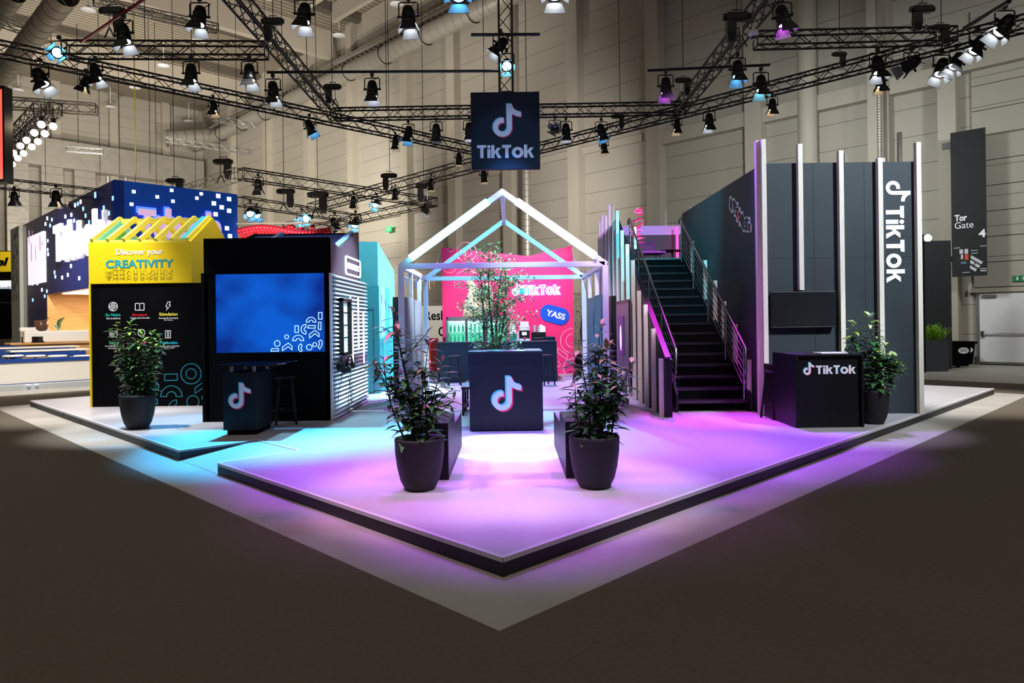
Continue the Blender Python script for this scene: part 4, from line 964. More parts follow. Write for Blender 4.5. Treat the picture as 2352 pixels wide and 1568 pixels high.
# tall posts in front of the wall
for x, yt, Y, z0, lab in ((1754, 319, YD-.09, P, 'tall white post at the left end of the dark board wall, front face'), (1838, 330, YD-.09, zat(1842, 666, YD-.09), 'pale post that ends on top of the wall television'), (1932, 345, YD-.09, P, 'tall pale post between the television and the vertical lettering'),
    (2022, 362, YD-.09, P, 'tall pale post just left of the vertical lettering'), (2110, 326, YD-.09, P, 'tall pale post at the right end of the dark board wall')):
    v = at(x, yt, Y); post(v.x, Y, z0, v.z, lab, .075, .085)
v = at(1745, 322, YD-.02); post(v.x-.02, YD-.02, P, v.z, 'pink-lit left face of the tall white corner post, built as a separate body', .075, .1)  # extra body for the pink-lit side of the neighbouring white post
for x, yt, Y, lab in ((2068, 303, 14.5, 'pale post rising behind the top of the board wall above the lettering'), (1944, 352, 15.0, 'short pale post tip showing behind the board wall above the television'), (2029, 362, 13.5, 'small pale post tip directly behind the post left of the lettering'),
    (1529, 482, 20.2, 'white post standing up behind the upper deck parapet, taller one'), (1475, 504, 20.2, 'white post standing up behind the upper deck parapet, shorter one'), (1585, 473, 19.6, 'white post tip showing over the dark stair wall')):
    v = at(x, yt, Y); post(v.x, Y, P, v.z, lab, .075, .075)
# television
tv = thing('wall_television', 'switched-off black television mounted on the dark board wall', 'television', at(1845, 755, YD-.1)); a, b = at(1771, 754, YD-.1), at(1920, 668, YD-.1)
m = MB(); m.bbox(a.x, b.x, YD-.1, YD-.04, a.z, b.z, black, .008); m.obj('housing', tv)
m = MB(); m.box(a.x+.02, b.x-.02, YD-.104, YD-.1, a.z+.04, b.z-.02, M('dark television screen', '#191c20', .15, coat=.4)); m.obj('screen', tv)
m = MB(); m.box(a.x+.02, b.x-.02, YD-.106, YD-.1, a.z+.012, a.z+.024, steel); m.obj('lower_trim', tv)
# upper deck
o = thing('upper_deck', 'dark raised deck with a violet capped parapet at the top of the stairs', 'deck', (3.6, YS1, P)); m = MB(); m.box(SX0-.1, xw0-.01, YS1+.02, 16.4, ZT-.25, ZT, blackm); m.box(SX0-.1, 6.5, 16.4, 19.4, ZT-.25, ZT, blackm); m.box(SX0-.1, xw0, YS1+.02, YS1+.06, ZT-.05, ZT+.0, treadm); m.box(SX0-.1, xw0-.01, YS1+.03, YS1+.09, P, ZT-.25, blackm); m.obj('floor_slab', o)
m = MB(); m.box(2.7, 6.5, 19.42, 19.55, P, ZT+.95, M('grey parapet', '#34343c', .6)); m.box(2.6, 6.5, 19.42, 19.6, ZT+.95, zat(1510, 518, 19.4), M('lilac parapet cap', '#b9a8dc', .5)); m.obj('parapet', o)
m = MB(); m.box(SX0-.06, xw0, YS1+.0, YS1+.025, ZT-.03, ZT+.012, alu); m.obj('edge_nosing', o)
m = MB(); p = at(1556, 590, 19.2); m.cyl((p.x, 19.2, ZT), (p.x, 19.2, zat(1556, 521, 19.2)), .035, neonr, n=10); solo('neon_tube', m, 'upright pink-red neon tube on the upper deck', 'neon tube')
m = MB(); p = at(1459, 590, 16.6); m.cyl((at(1459, 560, 16.6).x, 16.6, ZT), (at(1459, 560, 16.6).x, 16.6, zat(1459, 522, 16.6)), .03, neonc, n=10); solo('neon_tube', m, 'upright cyan neon tube behind the left stair handrail', 'neon tube')
purpl = M('violet chair wire', '#8a1a9a', .4)
o = thing('wire_lounge_chair', 'violet wire lounge chair on the upper deck', 'chair', (at(1500, 580, 18.4).x, 18.4, ZT)); a, b = at(1476, 576, 18.4), at(1512, 555, 18.4); zs = ZT+.38
m = MB(); m.tube([(a.x, 18.75, zs), (a.x, 18.9, b.z), (b.x, 18.9, b.z+.03), (b.x, 18.75, zs)], .018, purpl, 6)
for i in range(8): t = i/8; m.cyl((a.x, 18.76+.13*t, zs+(b.z-zs)*t), (b.x, 18.76+.13*t, zs+(b.z-zs)*t), .007, purpl, n=4)
m.obj('backrest', o); m = MB(); m.bbox(a.x-.1, b.x+.15, 18.15, 18.78, zs-.06, zs, purpl, .02); m.obj('seat', o)
for x in (a.x, b.x):
    for y in (18.2, 18.72): m = MB(); m.cyl((x, y, ZT), (x, y, zs-.05), .014, black, n=6); m.obj('leg', o)
p = at(1544, 586, 18.6); o = thing('side_table', 'small dark side table between the lounge chair and the pink neon tube', 'table', (p.x, 18.6, ZT)); m = MB(); m.lathe([(.001, .40), (.33, .40), (.33, .43), (.001, .43)], (p.x, 18.6, ZT), black, 24); m.obj('tabletop', o); m = MB(); m.cyl((p.x, 18.6, ZT+.02), (p.x, 18.6, ZT+.4), .02, black); m.lathe([(.001, 0), (.2, 0), (.2, .015), (.001, .02)], (p.x, 18.6, ZT), black, 18); m.obj('pedestal', o)
m = MB(); rr_ = R
for k in range(26):
    c = at(1452+R.uniform(-4, 10), 500+R.uniform(-18, 60), 16.4); d_ = Vector((R.uniform(.1, .3), R.uniform(-.1, .1), R.uniform(-.02, .16))); s_ = Vector((0, .0, .02)); m.add([c, c+d_*.5+s_, c+d_, c+d_*.5-s_, c+d_*.5+Vector((0, .008, 0))], [(0, 4, 1), (1, 4, 2), (2, 4, 3), (3, 4, 0)], neonr if k % 3 == 0 else redv)  # every third leaf glows with the neon material, though no lamp
o = thing('red_leaf_plant', 'small plant with thin red leaves behind the top of the left handrail', 'plant', (at(1456, 590, 16.4).x, 16.4, ZT)); m.obj('foliage', o); m = MB(); x_ = at(1456, 590, 16.4).x; m.lathe([(.001, 0), (.1, 0), (.13, .25), (.11, .25), (.1, .2), (.001, .2)], (x_, 16.4, ZT), potm, 14); m.cyl((x_, 16.4, ZT+.2), (x_, 16.4, ZT+.9), .01, stemm, n=5); m.obj('pot', o)
# ================================================================ plants
def leaf(mb, p, d, L, W, mat, droop=.25, up=Vector((0, 0, 1))):
    d = d.normalized(); s = d.cross(up)
    if s.length < .05: s = d.orthogonal()
    s.normalize(); n = s.cross(d)
    pts = []
    for t, w in ((0, .08), (.3, .85), (.62, .8), (1, 0)):
        c = p + d*L*t - Vector((0, 0, droop*L*t*t)); pts.append((c, w))
    vs = [pts[0][0]]
    for c, w in pts[1:3]: vs += [c - s*W*w*.5 + n*W*.12, c, c + s*W*w*.5 + n*W*.12]
    vs.append(pts[3][0])
    mb.add(vs, [(0, 2, 1), (0, 3, 2), (1, 2, 5, 4), (2, 3, 6, 5), (4, 5, 7), (5, 6, 7)], mat, True)
def pot(o, r0, r1, hh, c, n=32):
    m = MB(); m.lathe([(.001, 0), (r0*.96, 0), (r0, .012), (r0+(r1-r0)*.42, hh*.18), (r0+(r1-r0)*.74, hh*.42), (r0+(r1-r0)*.95, hh*.72), (r1-.002, hh*.92), (r1, hh-.01), (r1-.008, hh), (r1-.03, hh), (r1-.038, hh-.03), (r1-.045, hh*.8), (.001, hh*.8)], c, potm, n); m.obj('pot', o)
    m = MB(); m.lathe([(.001, hh*.86), (r1*.5, hh*.87), (r1-.03, hh*.84)], c, soil, 20); m.obj('soil', o)
def potted(label, x, y, rpx, hpx, top_px, stems, seed, young, spread, L=.14, W=.045, rbase=.66, dens=1., branch=.5):
    rr = random.Random(seed); c = gp(x, y-rpx*.12); c.z = P; Y = c.y; r1 = rpx*Y/F; hh = hpx*Y/F
    o = thing('potted_shrub', label, 'plant', c, 'potted shrubs on the platform'); pot(o, r1*rbase, r1, hh, c)
    H = zat(x, top_px, Y)-P; ms = MB(); mf = MB()
    for i, (dx, fr_) in enumerate(stems):
        h = (H-hh)*fr_; b = c+Vector((dx*.35, rr.uniform(-.08, .08), hh*.82)); tip = c+Vector((dx, rr.uniform(-.12, .12), hh+h))
        pts = [b.lerp(tip, t)+Vector((.025*math.sin(5*t+i), .02*math.cos(4*t+i), 0)) for t in [k/8 for k in range(9)]]
        ms.tube(pts, .01, stemm, 5, [.011-.008*k/8 for k in range(9)])
        segs = [(pts, 0.05, 1.)]
        nb = int(branch*6+.5)
        for q in range(nb):
            t0 = rr.uniform(.15, .8); k = t0*8; p0 = pts[int(k)].lerp(pts[min(8, int(k)+1)], k-int(k)); a = rr.uniform(0, 2*PI); bl_ = spread*rr.uniform(.5, 1.)*(1.1-.5*t0)
            p1 = p0+Vector((math.cos(a)*bl_, math.sin(a)*bl_*.8, bl_*rr.uniform(.5, 1.2))); bp = [p0.lerp(p1, s/4)+Vector((0, 0, .02*math.sin(PI*s/4))) for s in range(5)]
            ms.tube(bp, .005, stemm, 4); segs.append((bp, .25, .8))
        for sg_, t0, sc_ in segs:
            Lg = sum((sg_[k+1]-sg_[k]).length for k in range(len(sg_)-1)); n_ = int(Lg/.017*dens)
            for k in range(n_):
                t = t0+(1-t0)*k/n_; kk = t*(len(sg_)-1); i0 = min(int(kk), len(sg_)-2); p = sg_[i0].lerp(sg_[i0+1], kk-i0)
                a = k*2.4+rr.uniform(-.4, .4); el = rr.uniform(-.1, .45)+(.6 if t > .93 else 0)
                ld = Vector((math.cos(a)*math.cos(el), math.sin(a)*math.cos(el), math.sin(el))); top = t > .8 and rr.random() < .8
                s_ = sc_*rr.uniform(.75, 1.15)*(1-.25*max(0, t-.75)/.25)
                leaf(mf, p, ld, L*s_, W*s_*(.8 if top else 1), young if top else leafd, rr.uniform(.1, .5))
    ms.obj('stems', o); mf.obj('foliage', o)
    return o
potted('bushy green shrub in a dark pot in front of the black and yellow hut', 317, 988, 38, 78, 738, [(-.28, .98), (-.1, 1.0), (.05, .85), (.2, .86), (.36, .82), (.0, .7), (-.2, .65), (.28, .6)], 3, leafy, .24, .17, .08, .58, .95, .8)
potted('tall bronze-tipped shrub in a large dark pot on the left of the entrance', 965, 1129, 57, 118, 706, [(-.20, 1.0), (.10, .74), (-.36, .62), (.2, .6), (.02, .45), (-.12, .5), (-.16, .82)], 11, leafp, .3, .19, .078, .62, .66, .6)
potted('shrub with lilac-lit leaves in a large dark pot on the right of the entrance', 1366, 1124, 58, 118, 742, [(-.1, .84), (.1, 1.0), (.34, .66), (-.22, .55), (.02, .66), (.18, .5), (.16, .8)], 23, leafp, .3, .19, .08, .62, .7, .6)
potted('slim green shrub in a dark pot beside the lettered counter on the right', 2008, 976, 33, 78, 722, [(-.08, 1.0), (.2, .6), (-.3, .9), (.05, .5), (.3, .45)], 31, leafy, .3, .2, .1, .62, .9, .6)
# birch tree behind the reception counter
Yt = 12.5; c = Vector((at(1134, 800, Yt).x, Yt, P)); tr = thing('birch_tree', 'airy small-leaved birch tree rising behind the square reception counter', 'tree', c)
m = MB(); m.lathe([(.001, 0), (.2, 0), (.26, .38), (.24, .4), (.22, .36), (.001, .36)], c, potm, 24); m.obj('pot', tr)
rr = random.Random(5); mt = MB(); ml = MB(); zt0 = zat(1150, 555, Yt)-P
def blob(p): return p
trunks = [(-.05, .0, zt0), (.12, .05, zt0*.92), (-.22, -.05, zt0*.86), (.2, -.1, zt0*.8)]
for i, (dx, dy, H_) in enumerate(trunks):
    pts = [c+Vector((dx*t**.8*1.2+.03*math.sin(7*t+i), dy*t*2+.03*math.cos(6*t+i), .3+(H_-.3)*t)) for t in [k/12 for k in range(13)]]
    mt.tube(pts, .03, bark, 6, [.03*(1-.9*k/12)+.003 for k in range(13)])
    for q in range(30):
        t = .2+.78*q/30; k = t*12; p0 = pts[int(k)].lerp(pts[min(12, int(k)+1)], k-int(k)); z = p0.z-P
        env = 1.15*max(.2, 1-abs(z/zt0-.55)/.62)
        a = q*2.4+i*1.3+rr.uniform(-.5, .5); L_ = env*rr.uniform(.45, 1.0); el = rr.uniform(.35, .95)
        d_ = Vector((math.cos(a)*math.cos(el), math.sin(a)*math.cos(el)*.8, math.sin(el)*.75)); bp = [p0+d_*L_*s/5+Vector((0, 0, .06*L_*math.sin(PI*s/5))) for s in range(6)]
        mt.tube(bp, .006, bark, 4, [.007*(1-.8*s/5) for s in range(6)])
        for k2 in range(int(36*L_)+9):
            s = rr.uniform(.25, 1.0)*5; i0 = min(4, int(s)); p = bp[i0].lerp(bp[i0+1], s-i0)+Vector((rr.uniform(-.07, .07), rr.uniform(-.07, .07), rr.uniform(-.06, .06)))
            aa = rr.uniform(0, 2*PI); leaf(ml, p, Vector((math.cos(aa), math.sin(aa), rr.uniform(-.7, .4))), rr.uniform(.05, .08), rr.uniform(.032, .048), leafb, .2)
mt.obj('trunk', tr); ml.obj('foliage', tr)
# olive tree behind the right frame posts
Yo = 22.5; c = Vector((at(1338, 800, Yo).x, Yo, P)); o = thing('olive_tree', 'grey-green olive tree standing in the gap right of the pink wall', 'tree', c); m = MB(); m.tube([c+Vector((.03*math.sin(k), 0, .25*k)) for k in range(8)], .04, bark, 6); m.lathe([(.001, 0), (.22, 0), (.28, .45), (.001, .4)], c, potm, 16); m.obj('trunk', o); m = MB(); olv = M('olive leaf', '#7d8a78', .5, var=.2)
for k in range(1500):
    a = rr.uniform(0, 2*PI); z = rr.uniform(.75, 2.45); q = .55*math.sqrt(rr.random())*math.sin(PI*(z-.6)/2.1)**.5; leaf(m, c+Vector((q*math.cos(a), q*math.sin(a), z)), Vector((rr.uniform(-1, 1), rr.uniform(-1, 1), rr.uniform(-.3, .8))), .09, .02, olv)
m.obj('foliage', o)
# planter with grassy palm by the gate, bins
YQ2 = 21.0; a, b = at(2131, 840, YQ2), at(2178, 781, YQ2); zb_ = .0
o = thing('tall_planter', 'tall square grey planter with a bushy bright green palm in front of the dark panel', 'plant', ((a.x+b.x)/2, YQ2, 0)); m = MB(); m.bbox(a.x, b.x, YQ2, YQ2+.55, 0, b.z, M('grey planter', '#3a3d42', .5), .01); m.obj('planter', o); m = MB(); palm = M('palm leaf', '#8fbf3a', .45, var=.2)
for k in range(170):
    p = Vector((rr.uniform(a.x+.08, b.x-.08), YQ2+rr.uniform(.1, .45), b.z-.02)); an = rr.uniform(0, 2*PI); el = rr.uniform(.6, 1.45); d_ = Vector((math.cos(an)*math.cos(el), math.sin(an)*math.cos(el), math.sin(el))); hh_ = rr.uniform(.2, .5); m.cyl(p, p+d_*hh_, .004, palm, n=3, caps=False)
    for s in range(5): leaf(m, p+d_*hh_*(.4+.15*s), d_+Vector((rr.uniform(-.8, .8), rr.uniform(-.8, .8), -.1)), .17, .026, palm, .4)
m.obj('foliage', o)
YB_ = 22.2
def bin_(x0, x1, Y, label):
    a, b = at(x0, 840, Y), at(x1, 783, Y); o = thing('wheelie_bin', label, 'bin', ((a.x+b.x)/2, Y, 0), 'black wheelie bins'); w = b.x-a.x; z1 = b.z-.08
    m = MB(); vs = []
    for z, i_ in ((.06, .06), (z1, 0)): vs += [(a.x+i_, Y+i_, z), (b.x-i_, Y+i_, z), (b.x-i_, Y+.7-i_, z), (a.x+i_, Y+.7-i_, z)]
    m.add(vs, [(0, 1, 5, 4), (1, 2, 6, 5), (2, 3, 7, 6), (3, 0, 4, 7), (0, 3, 2, 1)], blackm); m.obj('body', o)
    m = MB(); m.bbox(a.x-.05, b.x+.05, Y-.06, Y+.76, z1, z1+.07, blackm, .02); m.cyl((a.x, Y+.78, z1+.05), (b.x, Y+.78, z1+.05), .02, blackm); m.obj('lid', o)
    for x in (a.x+.04, b.x-.04): m = MB(); m.cyl((x-.03, Y+.62, .1), (x+.03, Y+.62, .1), .1, blackm, n=16); m.obj('wheel', o)
    m = MB(); f = frame(((a.x+b.x)/2, Y+.005, z1*.72), (1, 0, 0), (0, 0, 1)); m.prism([(.17*math.cos(t), .1*math.sin(t)) for t in [2*PI*k/20 for k in range(20)]], f, -.02, .004, white); m.box(-.11, .11, -.03, -.015, 0, .006, navy, f); m.box(-.1, .1, .015, .035, 0, .006, navy, f); m.obj('sticker', o)
bin_(2196, 2231, YB_, 'black wheelie bin with a white sticker, nearer of the two by the gate')
bin_(2207, 2240, YB_+.85, 'black wheelie bin half hidden behind the first one by the gate')
m = MB(); YZ = 20.9; a, b = at(2119, 848, 21.9), at(2184, 552, 21.9); m.bbox(a.x, b.x, 21.9, 22.0, 0, b.z, M('dark booth wall', '#24292b', .5), .01); solo('dark_partition', m, 'tall dark partition panel beyond the right end of the platform, under the gate banner', 'partition')
m = MB(); v = at(2131, 547, 20.5); m.bbox(v.x-.12, v.x+.12, 20.5, 20.7, v.z-.1, v.z+.12, rig, .01); o = thing('flood_lamp', 'blazing white floodlight shining from the edge of the dark board wall', 'lamp', v); m.obj('housing', o); m = MB(); m.cyl((v.x, 20.47, v.z+.01), (v.x, 20.5, v.z+.01), .1, glow('flood lens', (1., .97, .9), 60), n=20); m.obj('lens', o)
m = MB(); m.cyl((v.x, 20.72, 0), (v.x, 20.72, v.z+.1), .03, rig); m.obj('stand', o)
# gate banner
kb = KA-1.6; f0 = onA(2187, 636, kb); f1 = onA(2267, 634, kb); fb = frame((f0.x, f0.y, 0), (1, -1, 0), (0, 0, 1)); Lb = (Vector((f1.x, f1.y))-Vector((f0.x, f0.y))).length; zb0, zb1 = f0.z, onA(2187, 305, kb).z
bn = thing('gate_banner', 'tall black hanging banner with gate lettering and a hall plan beside the gate', 'banner', (f0.x, f0.y, zb0)); m = MB(); m.box(0, Lb, zb0, zb1, -.05, 0, M('black banner', '#121317', .7), fb); m.obj('cloth', bn)
def bt2(s, x0, x1, y0, y1, bold, mat=wht):
    p = onA(x0, y1, kb); q = onA(x1, y0, kb); t0 = (Vector((p.x, p.y))-Vector((f0.x, f0.y))).length; t1 = (Vector((q.x, q.y))-Vector((f0.x, f0.y))).length
    f = frame(fb @ Vector((t0, p.z, .002)), (1, -1, 0), (0, 0, 1)); return f, t1-t0, onA(x0, y0, kb).z-p.z
for s, x0, x1, y0, y1, b_ in (('Tor', 2193, 2221, 494, 509, .035), ('Gate', 2193, 2236, 511, 526, .0), ('4', 2248, 2264, 527, 545, .04)):
    f, w, hh = bt2(s, x0, x1, y0, y1, b_); text(s, f, w, hh, wht, 'lettering', bn, b_)
def bq(pts, mat, mm):
    qs = []
    for x, y in pts:
        p = onA(2170+x/5.225, 560+y/5.225, kb); qs.append(((Vector((p.x, p.y))-Vector((f0.x, f0.y))).length, p.z))
    mm.prism(qs, fb, 0, .006, mat)
m = MB(); gry = M('plan grey', '#c9ccd0', .6)
for q in ([(177, 66), (220, 66), (220, 120), (177, 120)], [(238, 60), (280, 60), (280, 118), (238, 118)], [(194, 130), (220, 130), (220, 184), (194, 184)], [(315, 135), (460, 215), (438, 245), (312, 172)], [(308, 190), (362, 222), (345, 250), (305, 232)], [(375, 230), (428, 262), (405, 290), (355, 256)], [(304, 255), (388, 300), (368, 332), (302, 292)]): bq(q, gry, m)
bq([(240, 126), (284, 124), (284, 190), (240, 190)], M('plan orange', '#d8481c', .6), m); bq([(195, 216), (260, 212), (260, 236), (195, 238)], M('plan blue', '#5d87a8', .6), m)
m.obj('plan_pattern', bn); m = MB(); bq([(112, 48), (185, 42), (185, 50), (112, 56)], gry, m); m.obj('caption_pattern', bn); m = MB(); bq([(212, 342), (300, 334), (300, 342), (212, 350)], gry, m); m.obj('caption_pattern', bn); m = MB()
for x, y in ((315, 76), (320, 108), (425, 292), (425, 20)): bq([(x, y), (x+80, y-3), (x+80, y+5), (x, y+8)], gry, m)
for x in (427, 452, 478): bq([(x, 312), (x+20, 310), (x+20, 328), (x, 330)], gry, m)
m.obj('caption_pattern', bn)
m = MB(); m.box(-.25, .02, zb1-.5, zb1-.3, -.12, 0, rig, fb); m.box(-.25, .02, zb0+.5, zb0+.7, -.12, 0, rig, fb); m.obj('bracket', bn)
# emergency exit signs
grn = glow('lit green sign', '#19c24e', 1.3); grnd = M('green sign', '#147a48', .5)
def exit_sign(label, x0, x1, y0, y1, k, mat, lit, grp='emergency exit signs'):
    p = onA(x0, y1, k); q = onA(x1, y0, k); f = frame((p.x, p.y, p.z), (1, -1, 0), (0, 0, 1)); w = (Vector((q.x, q.y))-Vector((p.x, p.y))).length; hh = onA(x0, y0, k).z-p.z
    o = thing('exit_sign', label, 'sign', p, grp); m = MB(); m.bbox(0, w, 0, hh, -.06, 0, mat, .005, f); m.obj('panel', o); wm = glow('lit white pictogram', '#f0fff0', 1.6) if lit else wht
    m = MB(); s = hh
    m.prism([(w*.2, s*.5), (w*.26, s*.5), (w*.26, s*.85), (w*.34, s*.85), (w*.34, s*.5), (w*.4, s*.5), (w*.3, s*.18)], f, 0, .006, wm); X = w*.7
    m.prism(circ(X+s*.08, s*.82, s*.09, 12), f, 0, .006, wm)
    for poly in ([(X-.05*s, .72*s), (X+.12*s, .68*s), (X+.06*s, .42*s), (X-.08*s, .45*s)], [(X-.06*s, .46*s), (X+.05*s, .44*s), (X-.12*s, .15*s), (X-.22*s, .17*s)], [(X+.0*s, .46*s), (X+.08*s, .44*s), (X+.26*s, .3*s), (X+.2*s, .22*s)], [(X+.1*s, .66*s), (X+.3*s, .52*s), (X+.26*s, .46*s), (X+.08*s, .58*s)], [(X-.04*s, .7*s), (X-.24*s, .58*s), (X-.2*s, .5*s), (X-.02*s, .6*s)]): m.prism(poly, f, 0, .006, wm)
    m.obj('pictogram', o); return o
exit_sign('green emergency exit sign over the grey double door, cut by the picture edge', 2326, 2362, 633, 647, KA-.2, grnd, False)
exit_sign('small lit green arrow sign beside the dark partition by the gate', 2180, 2199, 679, 690, KA-.7, grn, True)
exit_sign('distant lit green exit sign on the back wall left of the gable frame', 885, 898, 521, 533, KA-.6, grn, True)
# ================================================================ blue booth on the left
YK0 = 37.6
c0 = Vector((at(265, 600, 24.).x, 24., 0)); zt_ = zat(265, 412, 24.); 
kB = c0.y-c0.x; kA = c0.x+c0.y
bo = thing('exhibition_booth', 'blue glossy corner booth with glowing white letters behind the yellow hut', 'booth', (c0.x, c0.y, 0))
fR = frame((c0.x, c0.y, 0), (1, 1, 0), (0, 0, 1))                 # right face (normal to camera-right)
pR = onB(547, 600, kB); LR = (Vector((pR.x, pR.y))-Vector((c0.x, c0.y))).length
fL = frame((c0.x, c0.y, 0), (1, -1, 0), (0, 0, 1))                # left face, local x negative goes away to the left
pL = onA(53, 600, kA); LL = (Vector((pL.x, pL.y))-Vector((c0.x, c0.y))).length
def fl(x, y): p = onA(x, y, kA); return (-(Vector((p.x, p.y))-Vector((c0.x, c0.y))).length, p.z)
def frr(x, y): p = onB(x, y, kB); return ((Vector((p.x, p.y))-Vector((c0.x, c0.y))).length, p.z)
m = MB(); wa = fl(108, 700); wc = fl(108, 676); wz1 = wc[1]
m.box(-LL, wa[0], 0, zt_, -.3, 0, taboo, fL); m.box(wa[0], 0, wz1, zt_, -.3, 0, taboo, fL); m.obj('glossy_wall', bo, 'glossy blue wall')
m = MB(); m.box(0, LR, 0, zt_, -.3, 0, tabor, fR); m.obj('led_wall', bo, 'deep blue lit wall')
m = MB()
for x, y in ((307, 440), (302, 469), (361, 452), (394, 437), (397, 462), (452, 455), (462, 445), (501, 450), (491, 467), (509, 476), (526, 457), (526, 484), (495, 492), (521, 524), (528, 542)):
    a = frr(x, y); s_ = .055 if x < 480 else .075; m = MB(); m.box(a[0]-s_, a[0]+s_, a[1]-s_, a[1]+s_, 0, .02, dotw, fR); m.obj('led_pixel', bo)
m = MB(); rb = random.Random(9)
Z1 = [(5.92, 380)]
for k in range(78):
    x = rb.uniform(70, 260); ytop = 412+(265-x)*.51+8; y = rb.uniform(ytop, 690)
    a = fl(x, y)
    if y > 655 and x > 108: continue
    if 128 < x < 258 and 604-(x-136)*.25 > y > 548-(x-136)*.5: continue
    m = MB(); m.box(a[0]-.06, a[0]+.06, a[1]-.075, a[1]+.075, 0, .02, dotw if rb.random() < .5 else dotb, fL); m.obj('led_pixel', bo)
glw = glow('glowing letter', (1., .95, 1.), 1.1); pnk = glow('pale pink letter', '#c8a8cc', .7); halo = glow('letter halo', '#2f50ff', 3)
p0, p1 = frr(316, 538), frr(507, 478)
x0_, x1_ = p0[0], frr(507, 540)[0]
ff = frame(fR @ Vector((x0_, p0[1], .1)), (1, 1, 0), (0, 0, 1)); hh = frr(316, 480)[1]-frr(316, 538)[1]
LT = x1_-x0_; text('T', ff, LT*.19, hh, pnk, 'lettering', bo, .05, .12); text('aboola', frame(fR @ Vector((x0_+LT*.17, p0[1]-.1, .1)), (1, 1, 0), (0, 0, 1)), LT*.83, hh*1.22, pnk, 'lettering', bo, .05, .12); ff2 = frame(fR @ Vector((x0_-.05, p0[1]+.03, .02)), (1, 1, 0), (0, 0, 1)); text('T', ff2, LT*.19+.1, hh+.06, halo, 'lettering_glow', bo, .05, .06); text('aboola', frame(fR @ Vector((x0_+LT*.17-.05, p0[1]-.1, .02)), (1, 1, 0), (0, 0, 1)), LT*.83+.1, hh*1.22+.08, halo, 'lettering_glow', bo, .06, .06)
q0, q1 = fl(136, 604), fl(252, 500); ff = frame(fL @ Vector((q0[0], q0[1], .1)), (1, -1, 0), (0, 0, 1)); text('Taboola', ff, q1[0]-q0[0], fl(136, 520)[1]-q0[1], glw, 'lettering', bo, .035, .12, space=1.12)
a, b = fl(68, 655), fl(102, 532); m = MB(); m.box(a[0], b[0], fl(68, 655)[1], fl(68, 545)[1], 0, .06, glow('poster screen', '#e6d3ea', 1.), fL); 
for k in range(14): z = fl(68, 655)[1]; x_ = a[0]+(b[0]-a[0])*(k+.3)/14; m.box(x_, x_+.1*rb.random()+.1, z+1.0+rb.random(), z+1.6+rb.random(), .06, .07, glow('screen block', '#b490a8', .7), fL) if k % 2 else None
m.obj('picture_screen', bo)
# wooden lounge inside the cut-out
m = MB(); D_ = 3.; m.box(wa[0]-.05, -.4, 0, wz1+.06, -D_, -D_+.1, oak, fL); m.box(wa[0]-.05, wa[0]+.05, 0, wz1, -D_, 0, oak, fL); m.box(wa[0]-.05, wa[0]+1.2, wz1-.02, wz1+.06, -D_, -.3, oak, fL); m.obj('oak_lining', bo, 'oak lined recess')
m = MB(); ws = glow('lit white ceiling', '#fff0d4', 5.5); m.box(wa[0]+1.2, -.4, wz1-.02, wz1+.06, -D_+.1, -.35, ws, fL); m.obj('light_ceiling', bo)
m = MB(); x_ = wa[0]+.35; m.box(x_, x_+1.1, 1.2, 3.2, -D_+.1, -D_+.2, M('grey pane', '#6f6058', .3), fL); m.box(-2.2, -.6, 1.6, 3.0, -D_+.1, -D_+.16, glow('white board', '#dfe3d6', .5), fL); m.obj('wall_screen', bo)
# white perforated end panel
m = MB(); pe = onA(33, 600, kA+0); Le = (Vector((pe.x, pe.y))-Vector((c0.x, c0.y))).length; perfw = M('white perforated panel', '#bdbdb0', .6); zt2 = fl(53, 518)[1]
m.box(-Le, -LL-.01, 0, zt2, -.1, .15, perfw, fL)
for k in range(60): x_ = rb.uniform(-Le+.2, -LL-.3); z_ = rb.uniform(3, zt2-.2); m.box(x_, x_+.12, z_, z_+.3, .15, .155, M('slot', '#57584f', .7) if k == 0 else bpy.data.materials['slot'], fL)
solo('perforated_end_board', m, 'tall white perforated panel closing the far end of the blue booth', 'panel')
# low white wall with blue rails
kw = gp(100, 890, 0); kw = kw.y-kw.x
f0_ = onB(-30, 890, kw); fW = frame((f0_.x, f0_.y, 0), (1, 1, 0), (0, 0, 1)); e_ = onB(240, 885, kw); Lw = (Vector((e_.x, e_.y))-Vector((f0_.x, f0_.y))).length
z_t, z_b = onB(100, 822, kw).z, onB(100, 887, kw).z
lw = thing('low_wall', 'long low white wall with blue rails in front of the blue booth', 'low wall', (f0_.x, f0_.y, 0)); m = MB(); m.box(0, Lw, z_b+.08, z_t-.08, -.12, 0, M('cream wall panel', '#d8d3c8', .5), fW); m.obj('panel', lw); m = MB(); m.box(0, Lw, z_t-.1, z_t, -.16, .03, bluetrim, fW); m.box(0, Lw, z_b, z_b+.12, -.16, .02, bluetrim, fW); m.obj('blue_rail', lw); m = MB(); m.box(-.5, Lw+1, 0, .14, -9, .5, M('grey plinth', '#a9adb0', .4), fW); m.obj('plinth', lw)
m = MB()
for x in (66, 84): p = onB(x, 893, kw-.75); m.lathe([(.001, .145), (.06, .145), (.06, .14)], (p.x, p.y, 0), neonw, 12)
m.obj('floor_light', lw)
